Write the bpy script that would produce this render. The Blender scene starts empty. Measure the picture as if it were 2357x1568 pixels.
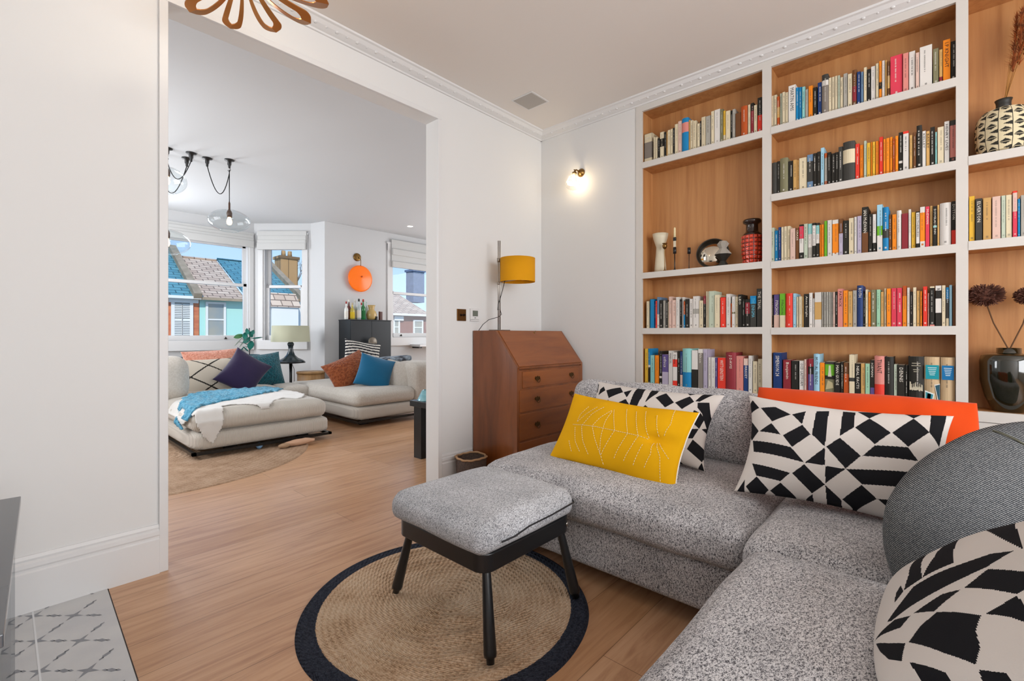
import bpy, bmesh, math, random
from mathutils import Vector, Matrix, noise
C = bpy.context.scene.collection
sc = bpy.context.scene
PI = math.pi
# ---------------------------------------------------------------- camera
F = 1068.; CX = 1178.5; YH = 770.; AN = math.radians(42.3); HC = 1.05
cd = bpy.data.cameras.new('camera'); cam = bpy.data.objects.new('camera', cd); C.objects.link(cam)
cam.location = (0, 0, HC); cam.rotation_euler = (PI/2, 0, AN-PI/2)
cd.sensor_width = 36; cd.lens = F/2357*36; cd.shift_y = (YH-784)/2357.; cd.clip_start = .02; cd.clip_end = 300
sc.camera = cam
sc.view_settings.view_transform = 'Standard'; sc.view_settings.look = 'None'
sc.view_settings.gamma = 1; sc.view_settings.use_curve_mapping = False; sc.view_settings.exposure = 0.1
# ---------------------------------------------------------------- world, sun, added fill lights
w = bpy.data.worlds.new('world'); sc.world = w; w.use_nodes = True
nt = w.node_tree; nt.nodes.clear()
o_ = nt.nodes.new('ShaderNodeOutputWorld'); b_ = nt.nodes.new('ShaderNodeBackground')
tc = nt.nodes.new('ShaderNodeTexCoord'); sp = nt.nodes.new('ShaderNodeSeparateXYZ'); rp = nt.nodes.new('ShaderNodeValToRGB')
nt.links.new(tc.outputs['Generated'], sp.inputs[0]); nt.links.new(sp.outputs['Z'], rp.inputs[0])
nt.links.new(rp.outputs[0], b_.inputs[0]); nt.links.new(b_.outputs[0], o_.inputs[0])
rp.color_ramp.elements[0].position = 0.0; rp.color_ramp.elements[0].color = (.62, .82, 1, 1)
rp.color_ramp.elements[1].position = .45; rp.color_ramp.elements[1].color = (.25, .52, 1, 1)
b_.inputs[1].default_value = 1.1
def light(name, kind, loc, energy, color, rot=(0, 0, 0), size=None, size_y=None, radius=None, spot=None):
    d = bpy.data.lights.new(name, kind); d.energy = energy; d.color = color
    if size: d.size = size
    if size_y: d.shape = 'RECTANGLE'; d.size_y = size_y
    if radius is not None: d.shadow_soft_size = radius
    if spot: d.spot_size = math.radians(spot); d.spot_blend = .8
    o = bpy.data.objects.new(name, d); C.objects.link(o); o.location = loc; o.rotation_euler = rot
    return o
sun = light('sun', 'SUN', (0, -5, 12), 3.3, (1, .93, .82)); sun.data.angle = .01
sun.rotation_euler = Vector((.45, .8, -.62)).to_track_quat('-Z', 'Y').to_euler()
# unseen fill lights added to stand in for daylight, set against solid walls
R_ = math.radians
light('window_daylight_back', 'AREA', (.9, -2.46, 1.55), 112, (.95, .97, 1), (R_(90), 0, 0), 2.4, 1.7)
light('window_daylight_bay', 'AREA', (.62, 7.55, 1.75), 50, (.93, .96, 1), (R_(90), 0, R_(222)), .62, 1.5)
light('window_daylight_far', 'AREA', (-.56, 5.0, 1.75), 52, (.95, .97, 1), (R_(90), 0, R_(-90)), 1.5, 1.5)
light('window_daylight_side', 'AREA', (6.42, 4.9, 1.6), 62, (.97, .98, 1), (R_(90), 0, R_(90)), 2.4, 1.8)
# ---------------------------------------------------------------- helpers
def lin(h):
    if isinstance(h, str):
        h = h.lstrip('#'); c = [int(h[i:i+2], 16)/255 for i in (0, 2, 4)]
    else: c = h
    return [(x/12.92 if x <= .04045 else ((x+.055)/1.055)**2.4) for x in c]
def ray(px, py):
    l = (px-CX)/F; v = -(py-YH)/F; c, s = math.cos(AN), math.sin(AN)
    return Vector((c+l*s, s-l*c, v))
def hit(px, py, x=None, y=None, z=None):
    r = ray(px, py)
    t = x/r[0] if x is not None else y/r[1] if y is not None else (z-HC)/r[2]
    return Vector((r[0]*t, r[1]*t, HC+r[2]*t))
def proj(p):
    c, s = math.cos(AN), math.sin(AN); d = p[0]*c+p[1]*s; l = p[0]*s-p[1]*c
    return (CX+F*l/d, YH-F*(p[2]-HC)/d)
MATS = {}
def nodes(m): return m.node_tree.nodes, m.node_tree.links
def mat(name, col=None, rough=.6, metal=0, spec=.5, emit=None, estr=0, trans=0, sheen=0, coat=0, bump=None, vary=None, alpha=None):
    if name in MATS: return MATS[name]
    m = bpy.data.materials.new(name); m.use_nodes = True; N, L = nodes(m); p = N['Principled BSDF']
    c = lin(col) if col is not None else (1, 1, 1)
    p.inputs['Base Color'].default_value = (*c, 1); p.inputs['Roughness'].default_value = rough
    p.inputs['Metallic'].default_value = metal; p.inputs['Specular IOR Level'].default_value = spec
    if emit is not None: p.inputs['Emission Color'].default_value = (*lin(emit), 1); p.inputs['Emission Strength'].default_value = estr
    if trans: p.inputs['Transmission Weight'].default_value = trans
    if sheen: p.inputs['Sheen Weight'].default_value = sheen
    if coat: p.inputs['Coat Weight'].default_value = coat; p.inputs['Coat Roughness'].default_value = .1
    if vary:   # (scale, second colour, stretch xyz, contrast)
        t = N.new('ShaderNodeTexCoord'); mp = N.new('ShaderNodeMapping'); mp.inputs['Scale'].default_value = vary[2]
        nz = N.new('ShaderNodeTexNoise'); nz.inputs['Scale'].default_value = vary[0]; nz.inputs['Detail'].default_value = 4
        cr = N.new('ShaderNodeValToRGB'); k = vary[3]
        cr.color_ramp.elements[0].position = .5-k; cr.color_ramp.elements[1].position = .5+k
        cr.color_ramp.elements[0].color = (*c, 1); cr.color_ramp.elements[1].color = (*lin(vary[1]), 1)
        L.new(t.outputs['Object'], mp.inputs[0]); L.new(mp.outputs[0], nz.inputs[0]); L.new(nz.outputs[0], cr.inputs[0]); L.new(cr.outputs[0], p.inputs['Base Color'])
    if bump:   # (scale, strength, distance)
        t = N.new('ShaderNodeTexCoord'); nz = N.new('ShaderNodeTexNoise'); nz.inputs['Scale'].default_value = bump[0]; nz.inputs['Detail'].default_value = 3
        bp = N.new('ShaderNodeBump'); bp.inputs['Strength'].default_value = bump[1]; bp.inputs['Distance'].default_value = bump[2] if len(bump) > 2 else .002
        L.new(t.outputs['Object'], nz.inputs[0]); L.new(nz.outputs[0], bp.inputs['Height']); L.new(bp.outputs[0], p.inputs['Normal'])
    MATS[name] = m; return m
def mapping(N, L, scale=(1, 1, 1), rot=(0, 0, 0), coord='Object'):
    t = N.new('ShaderNodeTexCoord'); mp = N.new('ShaderNodeMapping'); mp.inputs['Scale'].default_value = scale; mp.inputs['Rotation'].default_value = rot
    L.new(t.outputs[coord], mp.inputs[0]); return mp.outputs[0]
def ramp(N, L, src, stops):
    cr = N.new('ShaderNodeValToRGB'); e = cr.color_ramp.elements
    while len(e) < len(stops): e.new(.5)
    for q, (pos, col) in zip(e, stops): q.position = pos; q.color = (*lin(col), 1)
    L.new(src, cr.inputs[0]); return cr.outputs[0]
def mixc(N, L, a, b, fac, mode='MIX'):
    m = N.new('ShaderNodeMix'); m.data_type = 'RGBA'; m.blend_type = mode
    for i, v in ((0, fac), (6, a), (7, b)):
        if isinstance(v, (int, float)): m.inputs[i].default_value = v
        elif isinstance(v, (tuple, list)): m.inputs[i].default_value = v
        else: L.new(v, m.inputs[i])
    return m.outputs[2]
def bumpn(N, L, h, strength, dist, p):
    bp = N.new('ShaderNodeBump'); bp.inputs['Strength'].default_value = strength; bp.inputs['Distance'].default_value = dist
    L.new(h, bp.inputs['Height']); L.new(bp.outputs[0], p.inputs['Normal'])
def noise_t(N, L, v, scale, detail=3, dist=0, rough=.5):
    n = N.new('ShaderNodeTexNoise'); n.inputs['Scale'].default_value = scale; n.inputs['Detail'].default_value = detail
    n.inputs['Distortion'].default_value = dist; n.inputs['Roughness'].default_value = rough
    L.new(v, n.inputs[0]); return n.outputs[0]
def vcol_mat(name, rough=.7, attr='Col', weave=0, spec=.3):
    if name in MATS: return MATS[name]
    m = mat(name, '#ffffff', rough, spec=spec); N, L = nodes(m); p = N['Principled BSDF']
    a = N.new('ShaderNodeAttribute'); a.attribute_name = attr; L.new(a.outputs['Color'], p.inputs['Base Color'])
    if weave:
        n = noise_t(N, L, mapping(N, L, (1, 1, 1)), weave, 2); bumpn(N, L, n, .25, .001, p)
    return m
def link(name, me, m, parent=None, smooth=False):
    o = bpy.data.objects.new(name, me); C.objects.link(o)
    ms = m if isinstance(m, (list, tuple)) else [m]
    for q in ms: me.materials.append(q)
    if smooth:
        me.polygons.foreach_set('use_smooth', [True]*len(me.polygons))
    if parent: o.parent = parent
    return o
def tag(o, label=None, cat=None, group=None, kind=None):
    if label: o['label'] = label
    if cat: o['category'] = cat
    if group: o['group'] = group
    if kind: o['kind'] = kind
    return o
def thing(name, label, cat, loc=(0, 0, 0), rotz=0, group=None):
    o = bpy.data.objects.new(name, None); C.objects.link(o); o.empty_display_size = .05
    o.location = loc; o.rotation_euler = (0, 0, rotz); return tag(o, label, cat, group)
def dup(root, loc, label, rotz=None, group=None):
    r = root.copy(); C.objects.link(r); r.location = loc; r['label'] = label
    if rotz is not None: r.rotation_euler = (0, 0, rotz)
    if group: r['group'] = group
    for ch in list(root.children):
        c = ch.copy(); C.objects.link(c); c.parent = r
        for g in ch.children:
            d = g.copy(); C.objects.link(d); d.parent = c
    return r
class MB:
    def __init__(s): s.v = []; s.f = []; s.sm = []; s.mi = []; s.cols = []
    def add(s, vs, fs, mi=0, smooth=False, col=None):
        o = len(s.v); s.v += [tuple(v) for v in vs]
        for f in fs: s.f.append([i+o for i in f]); s.sm.append(smooth); s.mi.append(mi); s.cols.append(col)
        return s
    def box(s, a, b, mi=0, col=None, bev=0, M=None):
        x0, y0, z0 = a; x1, y1, z1 = b
        if bev:
            bm = bmesh.new(); bmesh.ops.create_cube(bm, size=1)
            for v in bm.verts: v.co = Vector(((x0+x1)/2+v.co.x*(x1-x0), (y0+y1)/2+v.co.y*(y1-y0), (z0+z1)/2+v.co.z*(z1-z0)))
            bmesh.ops.bevel(bm, geom=list(bm.edges), offset=bev, segments=2, affect='EDGES', profile=.5)
            return s.bm(bm, mi, col, M)
        vs = [(x, y, z) for z in (z0, z1) for y in (y0, y1) for x in (x0, x1)]
        if M: vs = [M @ Vector(v) for v in vs]
        return s.add(vs, [(0, 2, 3, 1), (4, 5, 7, 6), (0, 1, 5, 4), (2, 6, 7, 3), (0, 4, 6, 2), (1, 3, 7, 5)], mi, False, col)
    def bm(s, bm, mi=0, col=None, M=None, smooth=False):
        bm.verts.index_update()
        s.add([(M @ v.co) if M else v.co.copy() for v in bm.verts], [[v.index for v in f.verts] for f in bm.faces], mi, smooth, col); bm.free(); return s
    def lathe(s, prof, n=32, c=(0, 0, 0), mi=0, col=None, M=None, smooth=True, sx=1, sy=1, cap=True):
        vs = []; fs = []
        for r, z in prof:
            for i in range(n):
                a = 2*PI*i/n; vs.append((c[0]+r*math.cos(a)*sx, c[1]+r*math.sin(a)*sy, c[2]+z))
        for j in range(len(prof)-1):
            for i in range(n):
                k = (i+1) % n; fs.append((j*n+i, j*n+k, (j+1)*n+k, (j+1)*n+i))
        if cap:
            if prof[0][0] > 1e-5: fs.append(tuple(range(n-1, -1, -1)))
            if prof[-1][0] > 1e-5: fs.append(tuple((len(prof)-1)*n+i for i in range(n)))
        if M: vs = [M @ Vector(v) for v in vs]
        return s.add(vs, fs, mi, smooth, col)
    def tube(s, pts, r, n=8, mi=0, col=None, closed=False):
        pts = [Vector(p) for p in pts]; rs = r if isinstance(r, (list, tuple)) else [r]*len(pts)
        vs = []; fs = []; up = None; m = len(pts)
        for i, p in enumerate(pts):
            if closed: d = pts[(i+1) % m]-pts[i-1]
            else: d = (pts[min(i+1, m-1)]-pts[max(i-1, 0)])
            if d.length < 1e-9: d = Vector((0, 0, 1))
            d.normalize()
            if up is None: up = Vector((0, 0, 1)) if abs(d.z) < .9 else Vector((1, 0, 0))
            a = d.cross(up).normalized(); b = a.cross(d).normalized(); up = b
            for k in range(n):
                t = 2*PI*k/n; vs.append(p+(a*math.cos(t)+b*math.sin(t))*rs[i])
        for i in range(m if closed else m-1):
            j = (i+1) % m
            for k in range(n):
                q = (k+1) % n; fs.append((i*n+k, i*n+q, j*n+q, j*n+k))
        if not closed: fs.append(tuple(range(n-1, -1, -1))); fs.append(tuple((m-1)*n+k for k in range(n)))
        return s.add(vs, fs, mi, True, col)
    def prism(s, poly, a, b, axis=1, mi=0, col=None):   # poly extruded along an axis from a to b
        n = len(poly)
        def P(q, t):
            if axis == 1: return (q[0], t, q[1])
            if axis == 0: return (t, q[0], q[1])
            return (q[0], q[1], t)
        return s.add([P(q, a) for q in poly]+[P(q, b) for q in poly], [tuple(range(n)), tuple(range(2*n-1, n-1, -1))]+[(i, i+n, (i+1) % n+n, (i+1) % n) for i in range(n)], mi, False, col)
    def build(s, name, m, parent=None, fix=True):
        me = bpy.data.meshes.new(name); me.from_pydata(s.v, [], s.f)
        me.polygons.foreach_set('use_smooth', s.sm); me.polygons.foreach_set('material_index', s.mi)
        if any(c is not None for c in s.cols):
            at = me.color_attributes.new('Col', 'FLOAT_COLOR', 'CORNER'); data = []
            for p, c in zip(me.polygons, s.cols):
                c = c or (1, 1, 1)
                data += [c[0], c[1], c[2], 1.]*p.loop_total
            at.data.foreach_set('color', data)
        me.update()
        if fix:
            bm = bmesh.new(); bm.from_mesh(me); bmesh.ops.recalc_face_normals(bm, faces=bm.faces); bm.to_mesh(me); bm.free()
        return link(name, me, m, parent)
def struct(name, mb, m): o = mb.build(name, m); o['kind'] = 'structure'; return o
def frame(right, up, origin):
    r = Vector(right).normalized(); n = r.cross(Vector(up)).normalized(); u = n.cross(r).normalized()
    M = Matrix.Identity(4)
    for i, a in enumerate((r, u, n)):
        for k in range(3): M[k][i] = a[k]
    M.translation = Vector(origin); return M
def soft_box(mb, a, b, r=.05, crown=0, n=14, wob=0, seed=0, crown_side=0, mi=0, col=None, M=None):
    """rounded upholstered block from a to b with a crowned top"""
    cx = [(a[i]+b[i])/2 for i in range(3)]; hs = [(b[i]-a[i])/2 for i in range(3)]
    bm = bmesh.new(); bmesh.ops.create_cube(bm, size=2); bmesh.ops.subdivide_edges(bm, edges=bm.edges[:], cuts=n, use_grid_fill=True)
    r = min(r, *[h*.99 for h in hs])
    for v in bm.verts:
        u = list(v.co)
        # concentrate vertices near the edges
        u = [math.copysign(abs(q)**.75, q) for q in u]
        p = [u[i]*hs[i] for i in range(3)]; inn = [max(-hs[i]+r, min(hs[i]-r, p[i])) for i in range(3)]
        d = Vector([p[i]-inn[i] for i in range(3)])
        if d.length > 1e-9:
            d = d.normalized()*r; p = [inn[i]+d[i] for i in range(3)]
        cr = (1-u[0]**2)*(1-u[1]**2)
        if u[2] > 0: p[2] += crown*max(cr, 0)**.6*u[2]
        if crown_side:
            p[0] += crown_side*u[0]*(1-u[2]**2)*(1-u[1]**4); p[1] += crown_side*u[1]*(1-u[2]**2)*(1-u[0]**4)
        if wob:
            q = Vector(p)*5+Vector((seed, seed*2, 0)); nn = noise.noise_vector(q)
            p = [p[i]+nn[i]*wob for i in range(3)]
        v.co = Vector([cx[i]+p[i] for i in range(3)])
    return mb.bm(bm, mi, col, M, smooth=True)
def pillow_xyz(w, h, t, u, v, side, pin=.07, wob=.006, seed=0, dent=None, sharp=.45, rk=0):
    x = w/2*u*(1-pin*(1-v*v)*u*u); y = h/2*v*(1-pin*1.2*(1-u*u)*v*v)
    if rk: x *= math.sqrt(1-rk*v*v/2); y *= math.sqrt(1-rk*u*u/2)
    k = max((1-u**4)*(1-v**4), 0)**sharp*(.55+.45*(1-u*u)*(1-v*v))
    z = side*t/2*k
    q = Vector((x*7+seed, y*7, side*3+seed)); nn = noise.noise(q)
    z += side*wob*nn*min(1, k*2)+wob*.8*noise.noise(Vector((x*4, y*4, seed)))
    if dent and side > 0:
        for (du, dv, rr, dz) in dent:
            z -= dz*math.exp(-(((u-du)**2+(v-dv)**2)/rr**2))
    return Vector((x, y, z))
def inpoly(p, poly):
    x, y = p; c = False; n = len(poly); j = n-1
    for i in range(n):
        xi, yi = poly[i]; xj, yj = poly[j]
        if (yi > y) != (yj > y) and x < (xj-xi)*(y-yi)/(yj-yi)+xi: c = not c
        j = i
    return c
def pillow(name, label, w, h, t, M, m, nx=40, ny=30, colf=None, group=None, cat='cushion', **kw):
    vs = []; fs = []; cols = []
    def g(i, n): q = -1+2*i/n; return math.sin(q*PI/2)*.55+q*.45
    for side in (1, -1):
        o = len(vs)
        for j in range(ny+1):
            for i in range(nx+1): vs.append(pillow_xyz(w, h, t, g(i, nx), g(j, ny), side, **kw))
        for j in range(ny):
            for i in range(nx):
                a = o+j*(nx+1)+i; q = (a, a+1, a+nx+2, a+nx+1)
                fs.append(q if side > 0 else q[::-1])
                if colf:
                    u = (g(i, nx)+g(i+1, nx))/2; v = (g(j, ny)+g(j+1, ny))/2
                    cols.append(colf(u, v, side))
    me = bpy.data.meshes.new(name); me.from_pydata(vs, [], fs)
    if colf:
        at = me.color_attributes.new('Col', 'FLOAT_COLOR', 'CORNER'); data = []
        for c in cols: data += [c[0], c[1], c[2], 1.]*4
        at.data.foreach_set('color', data)
    bm = bmesh.new(); bm.from_mesh(me); bmesh.ops.remove_doubles(bm, verts=bm.verts, dist=.0004); bm.to_mesh(me); bm.free()
    o = link(name, me, m, None, smooth=True); o.matrix_world = M
    tag(o, label, cat, group); return o
FONT = None
def text_mesh(body, height, length=None, ext=.0002):
    cu = bpy.data.curves.new('t', 'FONT'); cu.body = body; cu.size = 1; cu.extrude = 0; cu.resolution_u = 1
    ob = bpy.data.objects.new('t', cu); C.objects.link(ob)
    dg = bpy.context.evaluated_depsgraph_get(); me = bpy.data.meshes.new_from_object(ob.evaluated_get(dg))
    bpy.data.objects.remove(ob)
    xs = [v.co.x for v in me.vertices]; ys = [v.co.y for v in me.vertices]
    if not xs: return None
    sx = height/(max(ys)-min(ys)); s2 = (length/(max(xs)-min(xs))) if length else sx
    cx = (max(xs)+min(xs))/2; cy = (max(ys)+min(ys))/2
    for v in me.vertices: v.co = Vector(((v.co.x-cx)*s2, (v.co.y-cy)*sx, 0))
    return me
# ---------------------------------------------------------------- materials
m_wall = mat('wall_paint', '#e1e1e0', .85, spec=.2, bump=(60, .05, .001))
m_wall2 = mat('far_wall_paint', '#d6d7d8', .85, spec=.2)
m_ceil = mat('ceiling_paint', '#e6e1dc', .9, spec=.15)
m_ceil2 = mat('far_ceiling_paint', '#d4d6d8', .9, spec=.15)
m_trim = mat('satin_white', '#dfdfdf', .45)
m_case = mat('bookcase_paint', '#d2cec8', .5)
m_black = mat('black_lacquer', '#17181a', .35)
m_metal = mat('brushed_steel', '#a9a39b', .3, 1)
m_brass = mat('aged_brass', '#8a6a3c', .35, 1)
m_bulb = mat('lit_bulb', '#fff1d0', .4, emit='#ffd9a0', estr=9)
def glass_mat(name, tint='#ffffff', fres=1.45, rough=.02, dens=0.0):
    m = bpy.data.materials.new(name); m.use_nodes = True; N, L = nodes(m); N.clear()
    o = N.new('ShaderNodeOutputMaterial'); t = N.new('ShaderNodeBsdfTransparent'); g = N.new('ShaderNodeBsdfGlossy'); mx = N.new('ShaderNodeMixShader')
    fr = N.new('ShaderNodeLayerWeight'); fr.inputs[0].default_value = .5; pw = N.new('ShaderNodeMath'); pw.operation = 'POWER'; pw.inputs[1].default_value = 4; L.new(fr.outputs['Facing'], pw.inputs[0])
    ml = N.new('ShaderNodeMath'); ml.operation = 'MULTIPLY'; ml.inputs[1].default_value = (fres-1)*1.2; L.new(pw.outputs[0], ml.inputs[0])
    ad = N.new('ShaderNodeMath'); ad.operation = 'ADD'; ad.inputs[1].default_value = .02+dens; ad.use_clamp = True
    t.inputs[0].default_value = (*lin(tint), 1); g.inputs['Roughness'].default_value = rough
    L.new(ml.outputs[0], ad.inputs[0]); L.new(ad.outputs[0], mx.inputs[0]); L.new(t.outputs[0], mx.inputs[1]); L.new(g.outputs[0], mx.inputs[2]); L.new(mx.outputs[0], o.inputs[0])
    MATS[name] = m; return m
m_pane = glass_mat('window_glass', '#fbfdff', 1.25)
m_clear = glass_mat('clear_glass', '#f6f9fa', 1.5, dens=.03)
m_tinted = glass_mat('tinted_glass', '#c9ced2', 1.5, dens=.05)
def wood(name, c1, c2, scale=3, stretch=(1, 14, 14), rough=.4, c3=None, coat=0):
    m = mat(name, c1, rough, coat=coat); N, L = nodes(m); p = N['Principled BSDF']
    v = mapping(N, L, stretch); n = noise_t(N, L, v, scale, 6, .6, .6)
    L.new(ramp(N, L, n, [(.3, c2), (.5, c1), (.72, c3 or c1)]), p.inputs['Base Color']); bumpn(N, L, n, .08, .001, p); return m
m_oak = wood('oak_veneer', '#b98350', '#a87243', 1.6, (14, 14, .7), .45, '#c4905c')
m_desk = wood('mahogany', '#7c431b', '#643413', 2.2, (5, 5, .8), .32, '#8a4e26', .3)
m_desk2 = wood('mahogany_flap', '#8a4b1b', '#753d16', 2.2, (.8, 5, 5), .3, '#955527', .3)
m_floor = mat('oak_floor', '#c49c7b', .3)
def mk_floor():
    N, L = nodes(m_floor); p = N['Principled BSDF']; v = mapping(N, L, (1, 1, 1))
    br = N.new('ShaderNodeTexBrick'); br.inputs['Scale'].default_value = 1; br.inputs['Brick Width'].default_value = 2.1; br.inputs['Row Height'].default_value = .2
    br.inputs['Mortar Size'].default_value = .0012; br.inputs['Mortar Smooth'].default_value = .3; br.offset = .37; br.offset_frequency = 3
    br.inputs['Color1'].default_value = (*lin('#d0a683'), 1); br.inputs['Color2'].default_value = (*lin('#c3966f'), 1); br.inputs['Mortar'].default_value = (*lin('#80603f'), 1)
    L.new(v, br.inputs[0]); v2 = mapping(N, L, (.7, 9, 1)); g = noise_t(N, L, v2, 3, 6, .9, .62)
    gr = ramp(N, L, g, [(.32, '#a9825f'), (.5, '#e6dccf'), (.7, '#ffffff')]); L.new(mixc(N, L, br.outputs['Color'], gr, .55, 'MULTIPLY'), p.inputs['Base Color'])
    bumpn(N, L, br.outputs['Fac'], -.15, .002, p)
mk_floor()
def tweed(name, dark, light_, mid, sc1=230, coarse=1.0, rough=.95):
    m = mat(name, mid, rough, spec=.1, sheen=.15); N, L = nodes(m); p = N['Principled BSDF']
    a = noise_t(N, L, mapping(N, L, (1, 1, .45), (0, 0, .5)), sc1, 1.5, 1.2)
    b = noise_t(N, L, mapping(N, L, (.5, 1, 1), (.3, .2, .9)), sc1*.9, 1.5, 1.2)
    h = N.new('ShaderNodeMath'); h.operation = 'ADD'; L.new(a, h.inputs[0]); L.new(b, h.inputs[1])
    hh = N.new('ShaderNodeMath'); hh.operation = 'MULTIPLY'; hh.inputs[1].default_value = .5; L.new(h.outputs[0], hh.inputs[0])
    big = noise_t(N, L, mapping(N, L), 5, 2)
    c = ramp(N, L, hh.outputs[0], [(.40, dark), (.47, mid), (.56, light_)])
    L.new(mixc(N, L, c, ramp(N, L, big, [(.3, '#dddddd'), (.7, '#ffffff')]), 1.0, 'MULTIPLY'), p.inputs['Base Color'])
    bumpn(N, L, hh.outputs[0], .6, .004, p); return m
m_tweed = tweed('grey_tweed', '#4a494d', '#dedcdd', '#9f9da0', 300)
m_tweed2 = tweed('stool_tweed', '#62646a', '#dcdee2', '#b0b2b7', 380)
def boucle(name, base, hi, scale=120): return mat(name, base, .95, spec=.1, sheen=.2, vary=(scale, hi, (1, 1, 1), .12), bump=(scale, .5, .003))
m_cream = boucle('cream_corduroy', '#bcb5ab', '#c6c0b7', 60)
def corduroy():
    m = mat('corduroy', '#beb7ad', .95, spec=.1, sheen=.2); N, L = nodes(m); p = N['Principled BSDF']
    wv = N.new('ShaderNodeTexWave'); wv.wave_type = 'BANDS'; wv.bands_direction = 'X'; wv.inputs['Scale'].default_value = 34; wv.inputs['Distortion'].default_value = .3
    L.new(mapping(N, L), wv.inputs[0]); L.new(ramp(N, L, wv.outputs['Fac'], [(0, '#b5aea4'), (.5, '#c3bcb2')]), p.inputs['Base Color']); bumpn(N, L, wv.outputs['Fac'], .4, .004, p); return m
m_cord = corduroy()
BLK = lin('#1d1d20'); WHT = lin('#cfc8c2')
m_print = vcol_mat('woven_cotton_print', .9, weave=500, spec=.1)
m_book = vcol_mat('book_covers', .55)
# ---------------------------------------------------------------- room shell
CE = 2.785; CE2 = 2.83; WY = 2.54; WB = 2.66; XR = 3.17
struct('floor', MB().box((-.7, -2.7, -.1), (6.6, 8.3, 0)), m_floor)
struct('ceiling', MB().box((-.7, -2.7, CE), (3.5, WY+.03, CE+.2)), m_ceil)
struct('ceiling_far', MB().box((-.7, WY+.03, CE2), (6.6, 8.3, CE2+.15)), m_ceil2)
struct('wall_front', MB().box((-.7, WY, 0), (.498, WB, CE)).box((2.02, WY, 0), (3.42, WB, CE)).box((.498, WY, 2.535), (2.02, WB, CE))
       .box((-.7, WY+.03, CE), (3.42, WB, CE2)), m_wall)
struct('wall_right', MB().box((XR, 1.64, 0), (3.42, WY, CE)).box((3.36, -2.7, 0), (3.42, 1.64, CE)).box((XR, -1.0, 2.735), (3.36, 1.64, CE)).box((XR, -2.7, 0), (3.36, -1.0, CE)), m_wall)
struct('wall_left', MB().box((-.7, -2.7, 0), (-.62, WY, CE)), m_wall)
struct('wall_back', MB().box((-.62, -2.7, 0), (XR, -2.6, CE)), m_wall)
struct('wall_far_left', MB().box((-.7, WB, 0), (-.6, 8.3, CE2)), m_wall2)
struct('wall_far_right', MB().box((6.5, WB, 0), (6.6, 8.3, CE2)).box((3.42, WB-.1, 0), (6.6, WB, CE2)), m_wall2)
# window frames added on solid walls around the unseen fill lights, no openings
for k, (a, b, ax) in enumerate((((-.35, -2.6, .6), (2.15, -2.5, 2.5), 0), ((6.42, 3.6, .6), (6.5, 6.2, 2.5), 1), ((-.6, 4.2, .9), (-.575, 5.8, 2.6), 1))):
    mb = MB(); t = .07
    u = (1, 0)[ax]; p, q = (0, 1) if ax == 0 else (1, 0)
    def bx_(l0, l1, z0, z1):
        A = [0, 0, z0]; B_ = [0, 0, z1]; A[p] = l0; B_[p] = l1; A[q] = a[q]; B_[q] = b[q] if ax else -2.56; mb.box(tuple(A), tuple(B_))
    bx_(a[p], b[p], a[2], a[2]+t); bx_(a[p], b[p], b[2]-t, b[2]); bx_(a[p], a[p]+t, a[2]+t, b[2]-t); bx_(b[p]-t, b[p], a[2]+t, b[2]-t)
    struct('window_%d' % (k+4), mb, m_trim)
def skirting(name, p0, p1, nrm):
    """moulded skirting from p0 to p1 (xy), projecting along nrm"""
    prof = [(0, 0), (.022, 0), (.022, .15), (.017, .156), (.017, .163), (.020, .17), (.019, .185), (.010, .192), (.012, .2), (.007, .212), (0, .213)]
    mb = MB(); n = len(prof); vs = []
    for p in (p0, p1):
        for d, z in prof: vs.append((p[0]+nrm[0]*d, p[1]+nrm[1]*d, z))
    mb.add(vs, [tuple(range(n)), tuple(range(2*n-1, n-1, -1))]+[(i, i+n, (i+1) % n+n, (i+1) % n) for i in range(n)])
    return struct(name, mb, m_trim)
skirting('baseboard_left', (-.62, WY), (.466, WY), (0, -1)); skirting('baseboard_front', (2.051, WY), (2.345, WY), (0, -1))
skirting('baseboard_far', (3.45, 7.08), (6.5, 7.08), (0, -1))
struct('trim_1', MB().box((.466, WY-.018, 0), (.4985, WY+.001, 2.5345), bev=.002).box((2.0195, WY-.018, 0), (2.051, WY+.001, 2.5345), bev=.002)
       .box((.466, WY-.018, 2.5345), (2.051, WY+.001, 2.567), bev=.003), m_trim)
def cornice(name, L0, L1, fixed, axis):
    prof = [(0, CE-.052), (.012, CE-.052), (.016, CE-.044), (.03, CE-.04), (.055, CE-.03), (.072, CE-.014), (.085, CE-.01), (.088, CE+.001), (0, CE+.001)]
    mb = MB()
    if axis == 0: mb.prism([(fixed-d, z) for d, z in prof], L0, L1, axis=0)
    else: mb.prism([(fixed-d, z) for d, z in prof], L0, L1, axis=1)
    k = int((L1-L0)/.062)
    for i in range(k):
        t = L0+(i+.5)*.062; r = .012 if i % 2 == 0 else .008
        pos = (t, fixed-.047, CE-.031) if axis == 0 else (fixed-.047, t, CE-.031)
        mb.lathe([(.001, -r*.55), (r*.7, -r*.4), (r, 0), (r*.7, r*.4), (.001, r*.55)], 8, pos, cap=False)
    return struct(name, mb, m_trim)
cornice('trim_2', -.62, XR, WY, 0); cornice('trim_3', -2.6, WY, XR, 1)
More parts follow.
